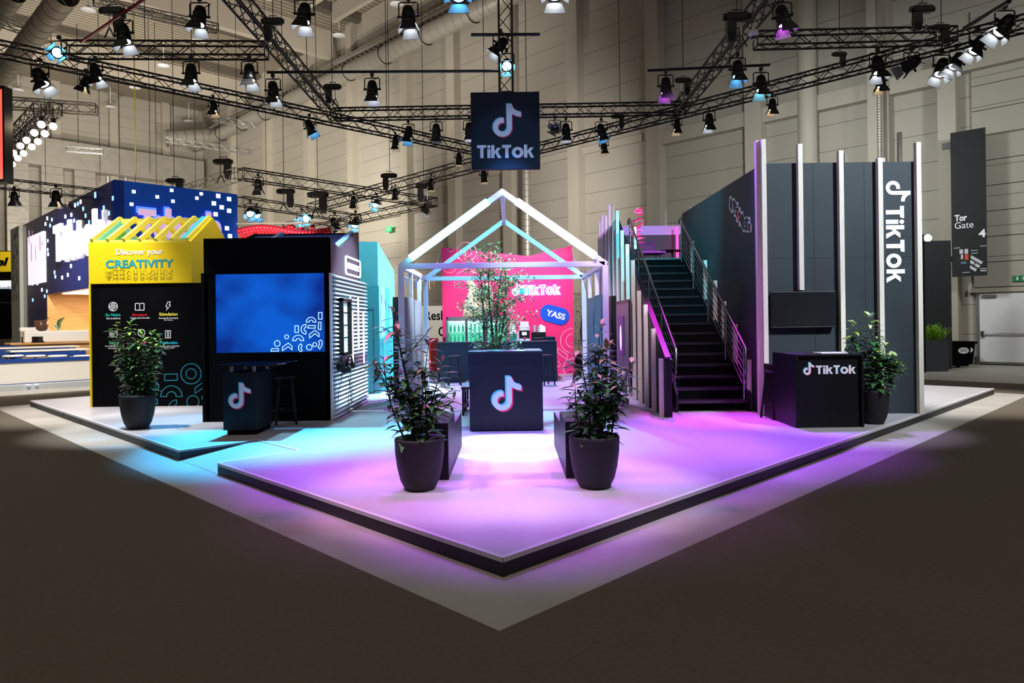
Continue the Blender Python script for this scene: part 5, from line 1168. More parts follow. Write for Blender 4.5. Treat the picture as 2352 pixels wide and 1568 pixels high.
# furniture behind the low wall
tbl = M('white table top', '#e8e4da', .4); 
def table(x0, x1, y, kk, label):
    p = onB(x0, y, kk); q = onB(x1, y, kk); f = frame((p.x, p.y, 0), (1, 1, 0), (0, 0, 1)); L = (Vector((q.x, q.y))-Vector((p.x, p.y))).length; z = p.z
    o = thing('long_table', label, 'table', (p.x, p.y, .14), 'long tables of the blue booth'); m = MB(); m.box(0, L, z-.04, z, -.8, 0, tbl, f); m.obj('tabletop', o); m = MB(); m.box(.1, L-.1, z-.2, z-.06, -.05, -.01, bluetrim, f); m.box(.1, L-.1, z-.2, z-.06, -.78, -.74, bluetrim, f); m.obj('apron', o)
    for t in (.12, L-.2):
        for d_ in (-.08, -.75): m = MB(); m.box(t, t+.08, .14, z-.05, d_, d_+.06, bluetrim, f); m.obj('leg', o)
table(24, 206, 806, kw+1.3, 'long white table with blue legs just behind the low white wall'); table(-10, 183, 799, kw+3.2, 'long white table with blue legs, farther from the low white wall')
def cushion(x, y, kk, label):
    p = onB(x, y, kk); o = thing('stool', label, 'stool', (p.x, p.y, .14), 'white-topped stools behind the low wall'); m = MB(); m.lathe([(.001, p.z-.06), (.24, p.z-.06), (.26, p.z-.03), (.22, p.z), (.001, p.z)], (p.x, p.y, 0), tbl, 18); m.obj('seat', o); m = MB(); m.cyl((p.x, p.y, .14), (p.x, p.y, p.z-.05), .04, bluetrim); m.obj('leg', o)
for x, lab in ((30, 'round white stool top, first along the low white wall'), (81, 'round white stool top, second along the low white wall'), (132, 'round white stool top, third along the low white wall'), (190, 'round white stool top, last along the low white wall by the yellow hut')): cushion(x, 815, kw+.6, lab)
def wchair(x, y, kk, label):
    p = onB(x, y, kk); f = frame((p.x, p.y, 0), (1, 1, 0), (0, 0, 1)); o = thing('wooden_chair', label, 'chair', (p.x, p.y, .14), 'oak chairs of the blue booth'); z = .6
    m = MB(); m.box(-.22, .22, z-.04, z, -.22, .22, oak, f); m.obj('seat', o)
    for a_ in (-.2, .17):
        for d_ in (-.2, .18): m = MB(); m.box(a_, a_+.03, .14, z-.03, d_, d_+.03, oak, f); m.obj('leg', o)
    m = MB(); 
    for k in range(4): m.box(-.2+.12*k, -.17+.12*k, z, p.z-.04, -.22, -.19, oak, f)
    m.box(-.24, .24, p.z-.06, p.z, -.23, -.18, bluetrim, f); m.obj('backrest', o)
wchair(10, 794, kw+4.2, 'oak chair with slim upright back slats, leftmost behind the white tables'); wchair(24, 794, kw+4.2, 'oak chair with slim upright back slats, beside the leftmost one'); wchair(36, 795, kw+4.2, 'oak chair with slim upright back slats, right end of the three by the wooden counter')
p = onB(40, 788, kw+5.5); q = onB(215, 786, kw+5.5); f = frame((p.x, p.y, 0), (1, 1, 0), (0, 0, 1)); L = (Vector((q.x, q.y))-Vector((p.x, p.y))).length
o = thing('wooden_counter', 'long oak service counter inside the blue booth', 'counter', (p.x, p.y, .14)); m = MB(); m.box(-.2, L, p.z-.05, p.z, -.9, .1, oak, f); m.obj('top', o); m = MB(); m.box(.1, L, .14, p.z-.05, -.8, 0, oak, f); m.obj('front', o)
zc_ = p.z
def on_counter(x): t = onB(x, 787, kw+5.9); return Vector((t.x, t.y, zc_))
v = on_counter(128); m = MB(); m.bbox(-.9, .95, 0, .38, -.15, .15, M('white machine case', '#ecebe6', .3), .05, frame(v, (1, 1, 0), (0, 0, 1))); m.bbox(-1.0, -.2, .38, .5, -.1, .1, M('white lid', '#f0efe9', .3), .02, frame(v, (1, 1, 0), (0, 0, 1))); solo('espresso_machine', m, 'wide white espresso machine on the oak counter', 'coffee machine')
v = on_counter(95); o = thing('coffee_grinder', 'black coffee grinder with a glass hopper on the oak counter', 'grinder', v); m = MB(); m.lathe([(.001, 0), (.16, 0), (.14, .2), (.09, .3), (.001, .3)], v, black, 14); m.obj('body', o); m = MB(); m.lathe([(.06, .3), (.2, .45), (.2, .72), (.001, .73)], v, M('smoked hopper', '#5a4030', .2), 14); m.obj('hopper', o)
v = on_counter(76); m = MB(); m.bbox(v.x-.28, v.x+.28, v.y-.15, v.y+.15, v.z, v.z+.2, black, .01); solo('card_box', m, 'small black box on the oak counter beside the grinder', 'box')
v = on_counter(82); o = thing('leaf_plant', 'small broad-leaved plant behind the black box on the oak counter', 'plant', v+Vector((0, .3, 0))); m = MB(); m.lathe([(.001, 0), (.08, 0), (.1, .15), (.001, .14)], v+Vector((0, .3, 0)), potm, 10); m.obj('pot', o); m = MB()
for k in range(5): leaf(m, v+Vector((0, .3, .15+.08*k)), Vector((-.5+.25*k, 0, 1)), .6, .2, leafd, .3)
m.obj('foliage', o)
v = on_counter(118); o = thing('leaf_plant', 'small broad-leaved plant behind the white espresso machine', 'plant', v+Vector((0, .4, 0))); m = MB(); m.lathe([(.001, 0), (.08, 0), (.1, .3), (.001, .28)], v+Vector((0, .4, 0)), potm, 10); m.obj('pot', o); m = MB()
for k in range(6): leaf(m, v+Vector((0, .4, .3+.05*k)), Vector((-.5+.2*k, 0, 1)), .5, .22, leafd, .3)
m.obj('foliage', o)
# dark booth with yellow sign at the far left
YE_ = 44.; a, b = at(-20, 780, YE_), at(64, 575, YE_)
o = thing('dark_booth', 'dark booth with a yellow lettered sign at the far left edge of the picture', 'booth', (a.x, YE_, 0)); m = MB(); m.box(a.x-3, b.x, YE_, YE_+.3, 0, b.z, blackm); m.obj('wall', o); m = MB(); m.box(a.x-3, b.x, YE_-.2, YE_, zat(30, 624, YE_), zat(30, 578, YE_), M('yellow sign', '#c8aa12', .5, emit='#c8aa12', es=.25)); m.obj('sign_board', o)
f, w, hh = fit(None, YE_-.201, -8, 20, 591, 611); text('el', f, w, hh, blackm, 'lettering', o, .04, .01, .25); f, w, hh = fit(None, YE_-.201, 28, 52, 591, 611); text('P', f, w*.7, hh, blackm, 'lettering', o, .04, .01, .25)
m = MB(); f, w, hh = fit(None, YE_-.02, -20, 33, 644, 664); m.box(0, w, 0, hh, 0, .05, glow('white lit panel', '#dfeaea', .8), f); m.obj('light_box', o); f, w, hh = fit(None, YE_-.08, 0, 36, 656, 664); text('Leadinfo', f, w, hh, bluetrim, 'lettering', o, .01); f, w, hh = fit(None, YE_-.02, -12, 31, 690, 700); text('Group', f, w, hh, M('dim lettering', '#3a3d40', .6), 'lettering', o, .0)
m = MB(); f, w, hh = fit(None, YE_-.6, 10, 36, 778, 792); m.box(0, w, 0, hh, 0, .4, M('grey cupboard', '#8a857c', .6), f); m.box(0, w, -hh*3, 0, 0, .4, M('grey cupboard base', '#3a3836', .6), f); solo('cupboard', m, 'grey cupboard standing before the dark booth at the far left', 'cupboard')
# red edge lit panel
Yr = 17.; a, b = at(-40, 412, Yr), at(7, 205, Yr); o = thing('red_light_box', 'red glowing display panel with a black frame cut by the left picture edge', 'panel', (b.x, Yr, a.z)); m = MB(); m.box(a.x, b.x, Yr, Yr+.2, a.z, b.z, glow('red display', '#ff4a3c', 1.6)); m.obj('display', o); m = MB(); m.box(b.x, b.x+.05, Yr-.04, Yr+.25, a.z-.08, b.z+.08, rig); m.box(a.x, b.x, Yr-.04, Yr+.25, b.z, b.z+.08, rig); m.box(a.x, b.x, Yr-.04, Yr+.25, a.z-.08, a.z, rig); m.obj('frame', o)
# red lantern canopy in the background
Yn = 30.; o = thing('red_globe_canopy', 'canopy of small red globes over the booth behind the black hut', 'canopy', at(650, 530, Yn)); m = MB(); mm = MB(); redg = M('red globe', '#c81c30', .4)
for row in range(9):
    for k in range(26):
        Y = 27+row*.8; x = 552+8.2*k+row*3; z = zat(650, 528, 27)
        u0 = (x-CX)/F; p = Vector((u0*Y, Y, z+.12*math.sin(k*.25)))
        if x < 770-row*4: m.sphere(p, .11, redg, 6, 4)
m.obj('globes', o)['kind'] = 'stuff'; p0, p1 = Vector(((550-CX)/F*27, 27, zat(650, 520, 27)+.1)), Vector(((760-CX)/F*27, 27, zat(650, 520, 27)+.1))
for r in range(4): mm.box(p0.x-.3, p1.x, 27+2.2*r, 27.06+2.2*r, p0.z, p0.z+.06, alu)
mm.obj('carrier_frame', o)
o = thing('round_globe_ring', 'pale round ring with red globes hanging right of the red canopy', 'canopy', at(709, 525, 29)); m = MB(); c = at(709, 522, 29); m.tube([c+Vector((.95*math.cos(t), 1.6*math.sin(t), 0)) for t in [2*PI*k/28 for k in range(28)]], .045, alu, 6, closed=True); m.obj('ring', o); m = MB()
for k in range(34): m.sphere(c+Vector((rb.uniform(-.7, .5), rb.uniform(-1.2, 1.2), -.12)), .1, redg, 6, 4)
m.obj('globes', o)['kind'] = 'stuff'
# ================================================================ lighting rig
ZR = 7.65
def atz(x, y, z=ZR): u, v = uv(x, y); return at(x, y, (HC-z)*F/v)
def truss(label, p, q, sz=.29, mat=rig, grp='black lighting trusses', cr=.025, lr=.011, lite=False):
    p, q = Vector(p), Vector(q); d_ = (q-p); L = d_.length; d_.normalize(); up = Vector((0, 0, 1)) if abs(d_.z) < .9 else Vector((0, 1, 0))
    ey = (up-d_*up.dot(d_)).normalized(); ex = d_.cross(ey); hs = sz/2
    o = thing('truss', label, 'truss', (p+q)/2, grp)
    cs = [(-hs, -hs), (hs, -hs), (hs, hs), (-hs, hs)]
    for a, b in cs: m = MB(); m.cyl(p+ex*a+ey*b, q+ex*a+ey*b, cr, mat, n=6); m.obj('chord', o)
    m = MB(); n_ = max(2, int(L/(sz*1.15)))
    for f_ in range(4):
        a, b = cs[f_], cs[(f_+1) % 4]
        for i in range(n_):
            s, e = (a, b) if i % 2 else (b, a)
            m.cyl(p+d_*L*i/n_+ex*s[0]+ey*s[1], p+d_*L*(i+1)/n_+ex*e[0]+ey*e[1], lr, mat, n=4, caps=False)
    for t in [0, 1]:
        for f_ in range(4): a, b = cs[f_], cs[(f_+1) % 4]; m.cyl(p+d_*L*t+ex*a[0]+ey*a[1], p+d_*L*t+ex*b[0]+ey*b[1], lr*1.3, mat, n=4)
    m.obj('lacing', o); return o
# main rig over the booth
T3a, T3b = atz(765, 263), None
truss('long black truss rising from behind the hanging sign out to the left picture edge', atz(-60, 100), atz(1160, 358))
truss('long black truss rising from behind the hanging sign out to the right picture edge', atz(1170, 358), atz(2400, 42))
truss('level black truss crossing behind the hanging sign', atz(768, 263), atz(1563, 249))
pa = atz(768, 263); truss('black truss climbing steeply to the top edge left of the hanging sign', pa+Vector((0, .2, .02)), (pa.x, 8.5, ZR+.02))
pb = atz(1563, 249); truss('black truss climbing steeply to the top edge right of the hanging sign', pb+Vector((0, .2, .02)), (pb.x, 8.5, ZR+.02))
truss('level black truss over the yellow hut, joining the left corner of the rig', atz(150, 114), atz(612, 116))
truss('level black truss over the board wall, joining the right corner of the rig', atz(1735, 93), atz(2190, 82))
YSg = 15.4
truss('upright black truss that carries the hanging sign', (at(1160, 0, YSg).x, YSg, zat(1160, 215, YSg)), (at(1160, 0, YSg).x, YSg, 10.2))
def pipe(label, p, q, r=.03, mat=rig, grp='thin black lighting bars'):
    m = MB(); m.cyl(p, q, r, mat, n=8); return solo('lighting_bar', m, label, 'bar', grp)
pipe('thin level black bar running left from the sign truss', at(613, 166, YSg), at(1147, 163, YSg))
pipe('short black bar crossing the sign truss near the top edge', at(1082, 80, YSg), at(1240, 79, YSg), .035)
pipe('thin black bar crossing the steep truss right of the sign', at(1487, 162, YSg), at(1768, 149, YSg))
pipe('black bar rising past the floodlights at the right corner of the rig', at(2215, 65, 14.4), at(2318, 3, 12.2), .04)
pipe('red bar rising from the left rig corner to the top edge', at(186, 97, 14.), at(332, -3, 12.), .03, M('red bar', '#8d1522', .4))
# other rigs behind
truss('black truss running from the blue booth towards the gable frame, topmost of the far rig', atz(552, 399), atz(998, 466), .42, rig, 'far black trusses')
truss('silver truss end rising above the blue booth', atz(425, 441), atz(550, 399), .42, alu, 'far black trusses')
truss('far black truss that runs in from behind the hanging sign and crosses the topmost one', atz(1090, 378), atz(715, 478), .42, rig, 'far black trusses')
truss('far black truss under the topmost one, ending at its right corner', atz(998, 462), atz(690, 532), .4, rig, 'far black trusses')
truss('far black truss just above the red globe canopy', atz(552, 462), atz(822, 503), .45, rig, 'far black trusses')
truss('far black truss above the low white tables at the far left', atz(-10, 420), atz(268, 450), .4, rig, 'far black trusses')
truss('dark truss carrying the left row of warm bulbs', atz(0, 345), atz(92, 252), .3, rig, 'trusses with warm bulbs'); truss('dark truss carrying the right row of warm bulbs', atz(22, 345), atz(128, 250), .3, rig, 'trusses with warm bulbs')
def atzz(x, y): return atz(x, y, 14.)
truss('thin silver truss high under the roof at the upper left', atzz(215, 2), atzz(500, 66), .3, alu, 'thin silver trusses', .03, .014)
truss('thin silver truss in the roof corner at the upper left', atzz(-5, 48), atzz(112, 90), .3, alu, 'thin silver trusses', .03, .014)
truss('thin silver truss above the warm bulbs', atz(10, 236, 9.), atz(222, 252, 9.), .32, alu, 'thin silver trusses', .03, .014)
truss('thin silver truss under the end of the round roof duct', atzz(380, 320), atzz(576, 350), .3, alu, 'thin silver trusses', .03, .014)
truss('thin silver truss above the grey vent panel', atz(152, 342, 13.), atz(236, 348, 13.), .3, alu, 'thin silver trusses', .03, .014)
truss('thin silver truss in front of the round duct near the bulged corner', atzz(490, 270), atzz(585, 290), .3, alu, 'thin silver trusses', .03, .014)
truss('thin silver truss beside the distant lit exit sign', atz(828, 530, 9.), atz(940, 506, 9.), .25, alu, 'thin silver trusses', .03, .014)
# lamps
LM = {'white': lensw, 'blue': lensb, 'cyan': lensc, 'warm': lenswm, 'magenta': lensm, 'off': lenso}
LAMP_PARTS = {}
def lamp_meshes():
    m = MB(); m.box(-.035, .035, -.03, .03, -.05, .03, rig); m.cyl((0, 0, -.05), (0, 0, -.1), .012, rig); LAMP_PARTS['clamp'] = m.mesh('clamp')
    m = MB(); m.tube([(-.165, 0, -.34), (-.165, 0, -.1), (-.13, 0, -.085), (.13, 0, -.085), (.165, 0, -.1), (.165, 0, -.34)], .013, rig, 5); LAMP_PARTS['yoke'] = m.mesh('yoke')
    m = MB(); prof = [(.001, .19), (.05, .19), (.085, .165), (.1, .12), (.105, .06), (.118, .055), (.118, .03), (.108, .02), (.118, -.08), (.128, -.1), (.128, -.16), (.12, -.165), (.1, -.15)]
    m.lathe(prof, (0, 0, 0), rig, 18)
    for z in (-.02, -.05): m.lathe([(.121, z), (.126, z-.008), (.121, z-.016)], (0, 0, 0), rig, 18)
    for s in (-1, 1): m.cyl((s*.1, 0, 0), (s*.19, 0, 0), .022, rig, n=8)
    m.tube([(0, .05, .19), (.03, .1, .26), (.1, .1, .28), (.13, .05, .3)], .008, rig, 4)
    LAMP_PARTS['housing'] = m.mesh('housing')
    for i, (ang, w0, w1, L, fl_) in enumerate(((0, .2, .3, .17, .35), (90, .17, .12, .14, .55), (180, .2, .3, .16, .3), (270, .17, .12, .14, .5))):
        m = MB(); a = math.radians(ang); ca, sa = math.cos(a), math.sin(a)
        pts = []
        for t, w in ((0, w0), (1, w1)):
            for s in (-.5, .5): pts.append((s*w, .125+L*math.sin(fl_)*t, -.165-L*math.cos(fl_)*t))
        v1 = [Vector((x*ca-y*sa, x*sa+y*ca, z)) for x, y, z in pts]; v2 = [Vector((x*ca-(y-.006)*sa, x*sa+(y-.006)*ca, z)) for x, y, z in pts]
        m.add(v1, [(0, 1, 3, 2)], doorm); m.add(v2, [(2, 3, 1, 0)], dooro); m.add([v1[2], v1[3], v2[3], v2[2]], [(0, 1, 2, 3)], doorm)
        LAMP_PARTS['barn_door%d' % i] = m.mesh('barn_door')
    for k, mt in LM.items(): m = MB(); m.lathe([(.001, -.128), (.07, -.132), (.112, -.15)], (0, 0, 0), mt, 18); LAMP_PARTS['lens_'+k] = m.mesh('lens')
lamp_meshes()
def mo(name, me, par, loc=(0, 0, 0), rot=(0, 0, 0)):
    o = bpy.data.objects.new(name, me); COL.objects.link(o); o.parent = par; o.location = loc; o.rotation_euler = rot; return o
def lamp(x, y, Y, roll, pitch, col, label, sc=1., grp='black stage spotlights on the rig', yaw=0.):
    """x, y: picture position of the housing; roll swings the mouth to the right, pitch towards the camera"""
    if pitch <= 30: pitch = pitch*.5-6
    c = at(x, y, Y); o = thing('stage_spotlight', label, 'spotlight', c+Vector((0, 0, .33*sc)), grp, False); o.scale = (sc,)*3
    mo('clamp', LAMP_PARTS['clamp'], o); mo('yoke', LAMP_PARTS['yoke'], o)
    h_ = mo('housing', LAMP_PARTS['housing'], o, (0, 0, -.33), (math.radians(-pitch), math.radians(-roll), math.radians(yaw)))
    mo('lens', LAMP_PARTS['lens_'+col], h_)
    for i in range(4): mo('barn_door', LAMP_PARTS['barn_door%d' % i], h_)
    return o
def yT1(x): return atz(x, 100+(x+60)*258/1220.).y
def yT2(x): return atz(x, 358-(x-1170)*316/1230.).y
lamp(92, 178, yT1(92)-.2, 25, 25, 'white', 'large black spotlight tilted to the right at the left corner of the rig', 1.15)
lamp(136, 120, yT1(140)-.5, 35, 60, 'blue', 'black spotlight shining bright blue at us from the left rig corner', 1.0)
lamp(219, 165, yT1(219)-.2, 12, 10, 'white', 'black spotlight with a pale mouth just right of the left rig corner')
lamp(197, 188, yT1(197)+.3, -20, 15, 'warm', 'small warm spotlight behind the pale-mouthed one at the left rig corner', .85)
lamp(284, 78, 12.6, 10, 25, 'white', 'white spotlight hanging in front of the left level truss, beside a box hoist', 1.0)
lamp(458, 38, 12.4, -5, 30, 'white', 'white spotlight high above the left level truss, first of the three near the top edge', 1.0)
lamp(699, 32, 12.2, -4, 30, 'white', 'white spotlight near the top edge right of the steep left truss', 1.0)
lamp(938, 38, 12.2, 4, 30, 'white', 'white spotlight near the top edge, halfway from the steep left truss to the sign truss', 1.0)
lamp(439, 168, 14.5, 0, 18, 'white', 'white spotlight hanging straight down from the left level truss, left of its pair')
lamp(573, 168, 14.5, 2, 18, 'white', 'white spotlight hanging straight down from the left level truss, right of its pair')
lamp(490, 244, yT1(490), 0, 12, 'warm', 'small warm spotlight under the long left truss above the creativity hut', .8)
lamp(1054, -22, 11.5, 0, 45, 'blue', 'blue-white spotlight cut by the top edge just left of the sign truss', 1.2)
lamp(627, 207, YSg, 2, 10, 'white', 'white spotlight at the left end of the thin level bar')
lamp(855, 205, YSg, 0, 15, 'white', 'white spotlight with a bright mouth in the middle of the thin level bar')
lamp(711, 290, yT1(711)-.1, 25, 20, 'blue', 'blue spotlight tilted right on the long left truss near the truss joint')
lamp(938, 305, 19.7, -8, 25, 'blue', 'blue spotlight on the level truss left of the hanging sign')
lamp(1002, 300, 19.7, 0, 0, 'off', 'unlit black spotlight on the level truss beside the blue one')
lamp(908, 325, yT1(908), 0, 8, 'warm', 'small warm spotlight under the long left truss, left of the sign', .85)
lamp(1078, 297, 19.7, 0, 8, 'white', 'white spotlight half hidden by the left edge of the hanging sign')
lamp(1054, 362, yT1(1054), 0, 8, 'warm', 'small warm spotlight close to the lower left corner of the hanging sign', .85)
lamp(1150, 104, YSg+.1, -35, 25, 'white', 'white spotlight swung to the left on the upright sign truss', 1.0)
lamp(1164, 148, YSg+.25, 0, 55, 'cyan', 'cyan spotlight facing us on the upright sign truss above the sign', 1.0)
lamp(1273, -28, 11.5, 0, 35, 'white', 'dazzling white spotlight cut by the top edge right of the sign truss', 1.2)
lamp(1275, 296, 19.7, -30, 75, 'off', 'unlit round spotlight turned sideways right of the hanging sign')
lamp(1300, 299, 19.7, 2, 6, 'white', 'spotlight with a faint white mouth right of the hanging sign')
lamp(1381, 300, 19.7, 12, 15, 'blue', 'blue spotlight on the level truss, midway from the sign to the right truss joint')
lamp(1387, 335, yT2(1387), 3, 10, 'warm', 'small warm spotlight under the long right truss, nearest the sign', .85)
lamp(1529, 198, YSg, 0, 15, 'magenta', 'magenta spotlight at the left end of the bar right of the sign')
lamp(1555, 287, yT2(1555), 0, 10, 'warm', 'small warm spotlight under the right truss joint', .85)
lamp(1629, 276, yT2(1629), 0, 15, 'white', 'white spotlight on the long right truss just past the joint')
lamp(1694, 160, 14.6, 0, 30, 'blue', 'blue spotlight beside the steep right truss, right of the crossing bar')
lamp(1748, 192, YSg, 0, 25, 'cyan', 'cyan-blue spotlight at the right end of the crossing bar')
lamp(1797, 38, 12.2, 12, 20, 'magenta', 'magenta spotlight tilted right near the top edge', 1.0)
lamp(1774, 241, yT2(1774), 0, 10, 'warm', 'small warm spotlight under the long right truss above the board wall', .85)
lamp(2016, 150, yT2(2016)-.2, 4, 25, 'white', 'large spotlight with white mouth on the long right truss', 1.15)
lamp(2022, 186, yT2(2022)+.3, 4, 12, 'warm', 'small warm spotlight below the large white one on the long right truss', .9)
lamp(2094, 147, yT2(2094)-.2, -62, 10, 'off', 'black spotlight lying nearly level with flaps to the left on the long right truss', 1.05)
lamp(2163, 155, yT2(2163)-.2, -18, 30, 'white', 'very bright white spotlight in the cluster at the right rig corner', 1.1)
lamp(2198, 140, yT2(2198)-.3, -28, 22, 'white', 'white spotlight behind the brightest one in the right rig cluster', 1.)
lamp(2246, 103, yT2(2246)-.4, -32, 22, 'white', 'white spotlight tilted left, second from the right end of the rig', 1.05)
lamp(2308, 58, yT2(2308)-.6, -38, 20, 'white', 'large white spotlight tilted left at the right end of the rig', 1.2)
G2 = 'spotlights on the far rigs'
lamp(575, 486, 27.5, 20, 50, 'blue', 'far blue spotlight left over the red globe canopy', 1.3, G2); lamp(590, 490, 27.8, 20, 40, 'blue', 'far blue spotlight beside the left one over the red globe canopy', 1.1, G2)
lamp(706, 500, 27.5, 0, 70, 'blue', 'far bright blue spotlight facing us over the right end of the red canopy', 1.3, G2); lamp(693, 503, 27.8, 0, 65, 'cyan', 'far pale blue spotlight beside the bright one over the red canopy', 1.2, G2)
lamp(812, 461, 30, 0, 10, 'warm', 'far small warm spotlight below the crossing of the far trusses', 1.1, G2); lamp(865, 466, 30, -15, 50, 'cyan', 'far pale spotlight below the topmost far truss', 1.2, G2)
lamp(908, 443, 29, 0, 10, 'warm', 'far small warm spotlight between the two converging far trusses', 1., G2); lamp(978, 477, 33, 0, 35, 'off', 'far unlit spotlight under the right corner of the far rig', 1.3, G2)
lamp(990, 420, 28, 0, 8, 'warm', 'far small warm spotlight above the right corner of the far rig', 1., G2); lamp(769, 513, 32, 25, 20, 'warm', 'far warm spotlight over the roof of the black hut', 1.5, G2)
lamp(817, 510, 32, -8, 40, 'cyan', 'far blue-white spotlight over the notched roof end of the black hut', 1.5, G2); lamp(593, 425, 28.5, 0, 0, 'off', 'far unlit moving light under the left end of the topmost far truss', 1.3, G2)
lamp(129, 452, 29, 0, 8, 'warm', 'far warm spotlight over the glossy side of the blue booth', 1.4, G2); lamp(33, 452, 28.5, 0, 0, 'off', 'far unlit spotlight at the left over the yellow sign', 1.2, G2)
lamp(1111, 402, 24.5, 4, 12, 'warm', 'small warm spotlight directly below the hanging sign', .9)
# hoists
def hoist(x, y, Y, s, label, bag=True, flip=1):
    c = at(x, y, Y); o = thing('chain_hoist', label, 'hoist', c, 'black chain hoists', False); o.scale = (s*.68,)*3
    if not hasattr(hoist, 'me'):
        m = MB(); m.bbox(-.28, .28, -.1, .1, -.09, .11, rig, .03); m.cyl((-.28, 0, .01), (-.36, 0, .01), .085, rig, n=12); m.cyl((.28, 0, .01), (.34, 0, .01), .08, rig, n=12); hoist.me = m.mesh('motor_body')
        m = MB(); m.tube([(-.12, 0, .1), (-.12, 0, .19), (.12, 0, .19), (.12, 0, .1)], .015, rig, 5); hoist.m2 = m.mesh('handle')
        m = MB(); vs = [(sx*a, sy*a*.8, z) for z, a in ((-.06, .11), (-.4, .12), (-.62, .08)) for sx, sy in ((-1, -1), (1, -1), (1, 1), (-1, 1))]
        m.add(vs, [(4*i+k, 4*i+(k+1) % 4, 4*i+4+(k+1) % 4, 4*i+4+k) for i in range(2) for k in range(4)]+[(8, 9, 10, 11)], doorm); hoist.m3 = m.mesh('chain_bag')
        m = MB(); m.cyl((0, 0, -.09), (0, 0, -.55), .018, steel, n=5); m.tube([(.0, 0, -.45), (-.14, 0, -.75)], .02, rig, 4); m.tube([(.0, 0, -.45), (.14, 0, -.75)], .02, rig, 4); hoist.m4 = m.mesh('lifting_chain')
    mo('motor_body', hoist.me, o); mo('handle', hoist.m2, o)
    if bag: mo('chain_bag', hoist.m3, o, (.16*flip, 0, 0))
    mo('lifting_chain', hoist.m4, o, (-.1*flip, 0, 0)); return o
hoist(259, 26, 13.5, 1.0, 'black chain hoist beside a white spotlight in front of the left level truss')
hoist(627, 50, 13.5, .9, 'black chain hoist above the steep left truss', flip=-1)
hoist(764, 200, 19, 1.0, 'black chain hoist over the left truss joint', flip=-1)
hoist(1420, 268, 22, .9, 'small black chain hoist on the long right truss near the sign')
hoist(1569, 185, 18.5, .9, 'black chain hoist over the right truss joint')
hoist(1693, 40, 13.2, 1.1, 'black chain hoist above the steep right truss near the top edge', flip=-1)
hoist(1928, 125, 16.2, .7, 'small black chain hoist between the two right trusses')
hoist(2119, 22, 14.0, 1.0, 'black chain hoist over the right level truss', flip=-1)
hoist(2160, 64, 14.0, .8, 'black chain hoist sitting in the right corner of the rig')
hoist(657, 440, 30, 1.6, 'far black chain hoist above the red globe canopy'); hoist(731, 448, 29, 1.8, 'far large black chain hoist in the middle of the far rig'); hoist(975, 428, 33, 1.7, 'far black chain hoist at the right corner of the far rig', flip=-1)
hoist(894, 404, 29, 1.4, 'far small black chain hoist on the truss right of the far rig', flip=-1); hoist(513, 372, 28, 1.6, 'far black chain hoist above the silver truss end'); hoist(403, 416, 30, 1.6, 'grey chain hoist over the blue booth')
o = thing('dome_camera', 'small white dome camera under the steep right truss', 'camera', at(1731, 84, 13.9), None); c = at(1731, 82, 13.9); m = MB(); m.lathe([(.001, .1), (.09, .1), (.1, .02), (.07, .0), (.001, .0)], c, white, 14); m.obj('housing', o); m = MB(); m.sphere(c-Vector((0, 0, .05)), .06, lenso, 10, 6); m.cyl(c-Vector((0, 0, .1)), c-Vector((0, 0, -.02)), .05, white, n=10); m.obj('dome', o)
# warm bulbs
bl_ = None; bp_ = [(95, 286), (122, 290), (79, 305), (103, 307), (61, 322), (87, 325), (47, 335), (73, 337), (31, 351), (54, 352), (19, 361), (41, 363), (28, 377), (17, 390)]
od = ['topmost', 'second from the top', 'third from the top', 'fourth from the top', 'fifth from the top', 'sixth from the top', 'lowest']
for i, (x, y) in enumerate(bp_):
    col_ = 'left' if i % 2 == 0 and i < 12 or i == 13 else 'right'; lab = 'glowing warm bulb, %s in the %s row at the far left' % (od[i//2], 'left' if i % 2 == 0 else 'right')
    loc = atz(x, y, 6.9)
    if bl_ is None:
        bl_ = thing('warm_bulb', lab, 'light bulb', loc, 'warm bulbs on the far left trusses', False); m = MB(); m.sphere((0, 0, 0), .09, glow('warm bulb glass', (1., .83, .55), 25), 12, 8); m.obj('bulb', bl_); m = MB(); m.cyl((0, 0, .08), (0, 0, .2), .06, rig, n=10); m.cyl((0, 0, .2), (0, 0, .55), .012, rig, n=4); m.obj('socket', bl_)
    else: dup(bl_, lab, loc)
# suspension wires and chains
wires = [(440, 36, 130, 14.5), (333, 0, 96, 14.5), (505, 0, 400, 40), (705, 0, 165, 15.4), (763, 0, 200, 19), (627, 0, 45, 13.5), (888, 85, 250, 20), (1112, 90, 215, 15.4), (1209, 80, 212, 15.4), (1424, 0, 242, 20), (1569, 0, 155, 15.4), (1692, 0, 25, 13.2), (1929, 0, 115, 16.2), (2118, 0, 8, 14.), (2162, 0, 55, 14.), (652, 250, 440, 30), (895, 240, 400, 29), (973, 340, 420, 33), (312, 30, 480, 42), (345, 220, 400, 45), (400, 150, 410, 30), (275, 240, 400, 50), (545, 180, 395, 40), (180, 200, 330, 50), (105, 360, 420, 50), (230, 230, 420, 48), (360, 240, 470, 50), (450, 300, 470, 50), (612, 280, 430, 45), (730, 330, 455, 40)]
cnt = ['first', 'second', 'third', 'fourth', 'fifth', 'sixth', 'seventh', 'eighth', 'ninth', 'tenth', 'eleventh', 'twelfth', 'thirteenth', 'fourteenth', 'fifteenth', 'sixteenth', 'seventeenth', 'eighteenth', 'nineteenth', 'twentieth', 'twenty-first', 'twenty-second', 'twenty-third', 'twenty-fourth', 'twenty-fifth', 'twenty-sixth', 'twenty-seventh', 'twenty-eighth', 'twenty-ninth', 'thirtieth']
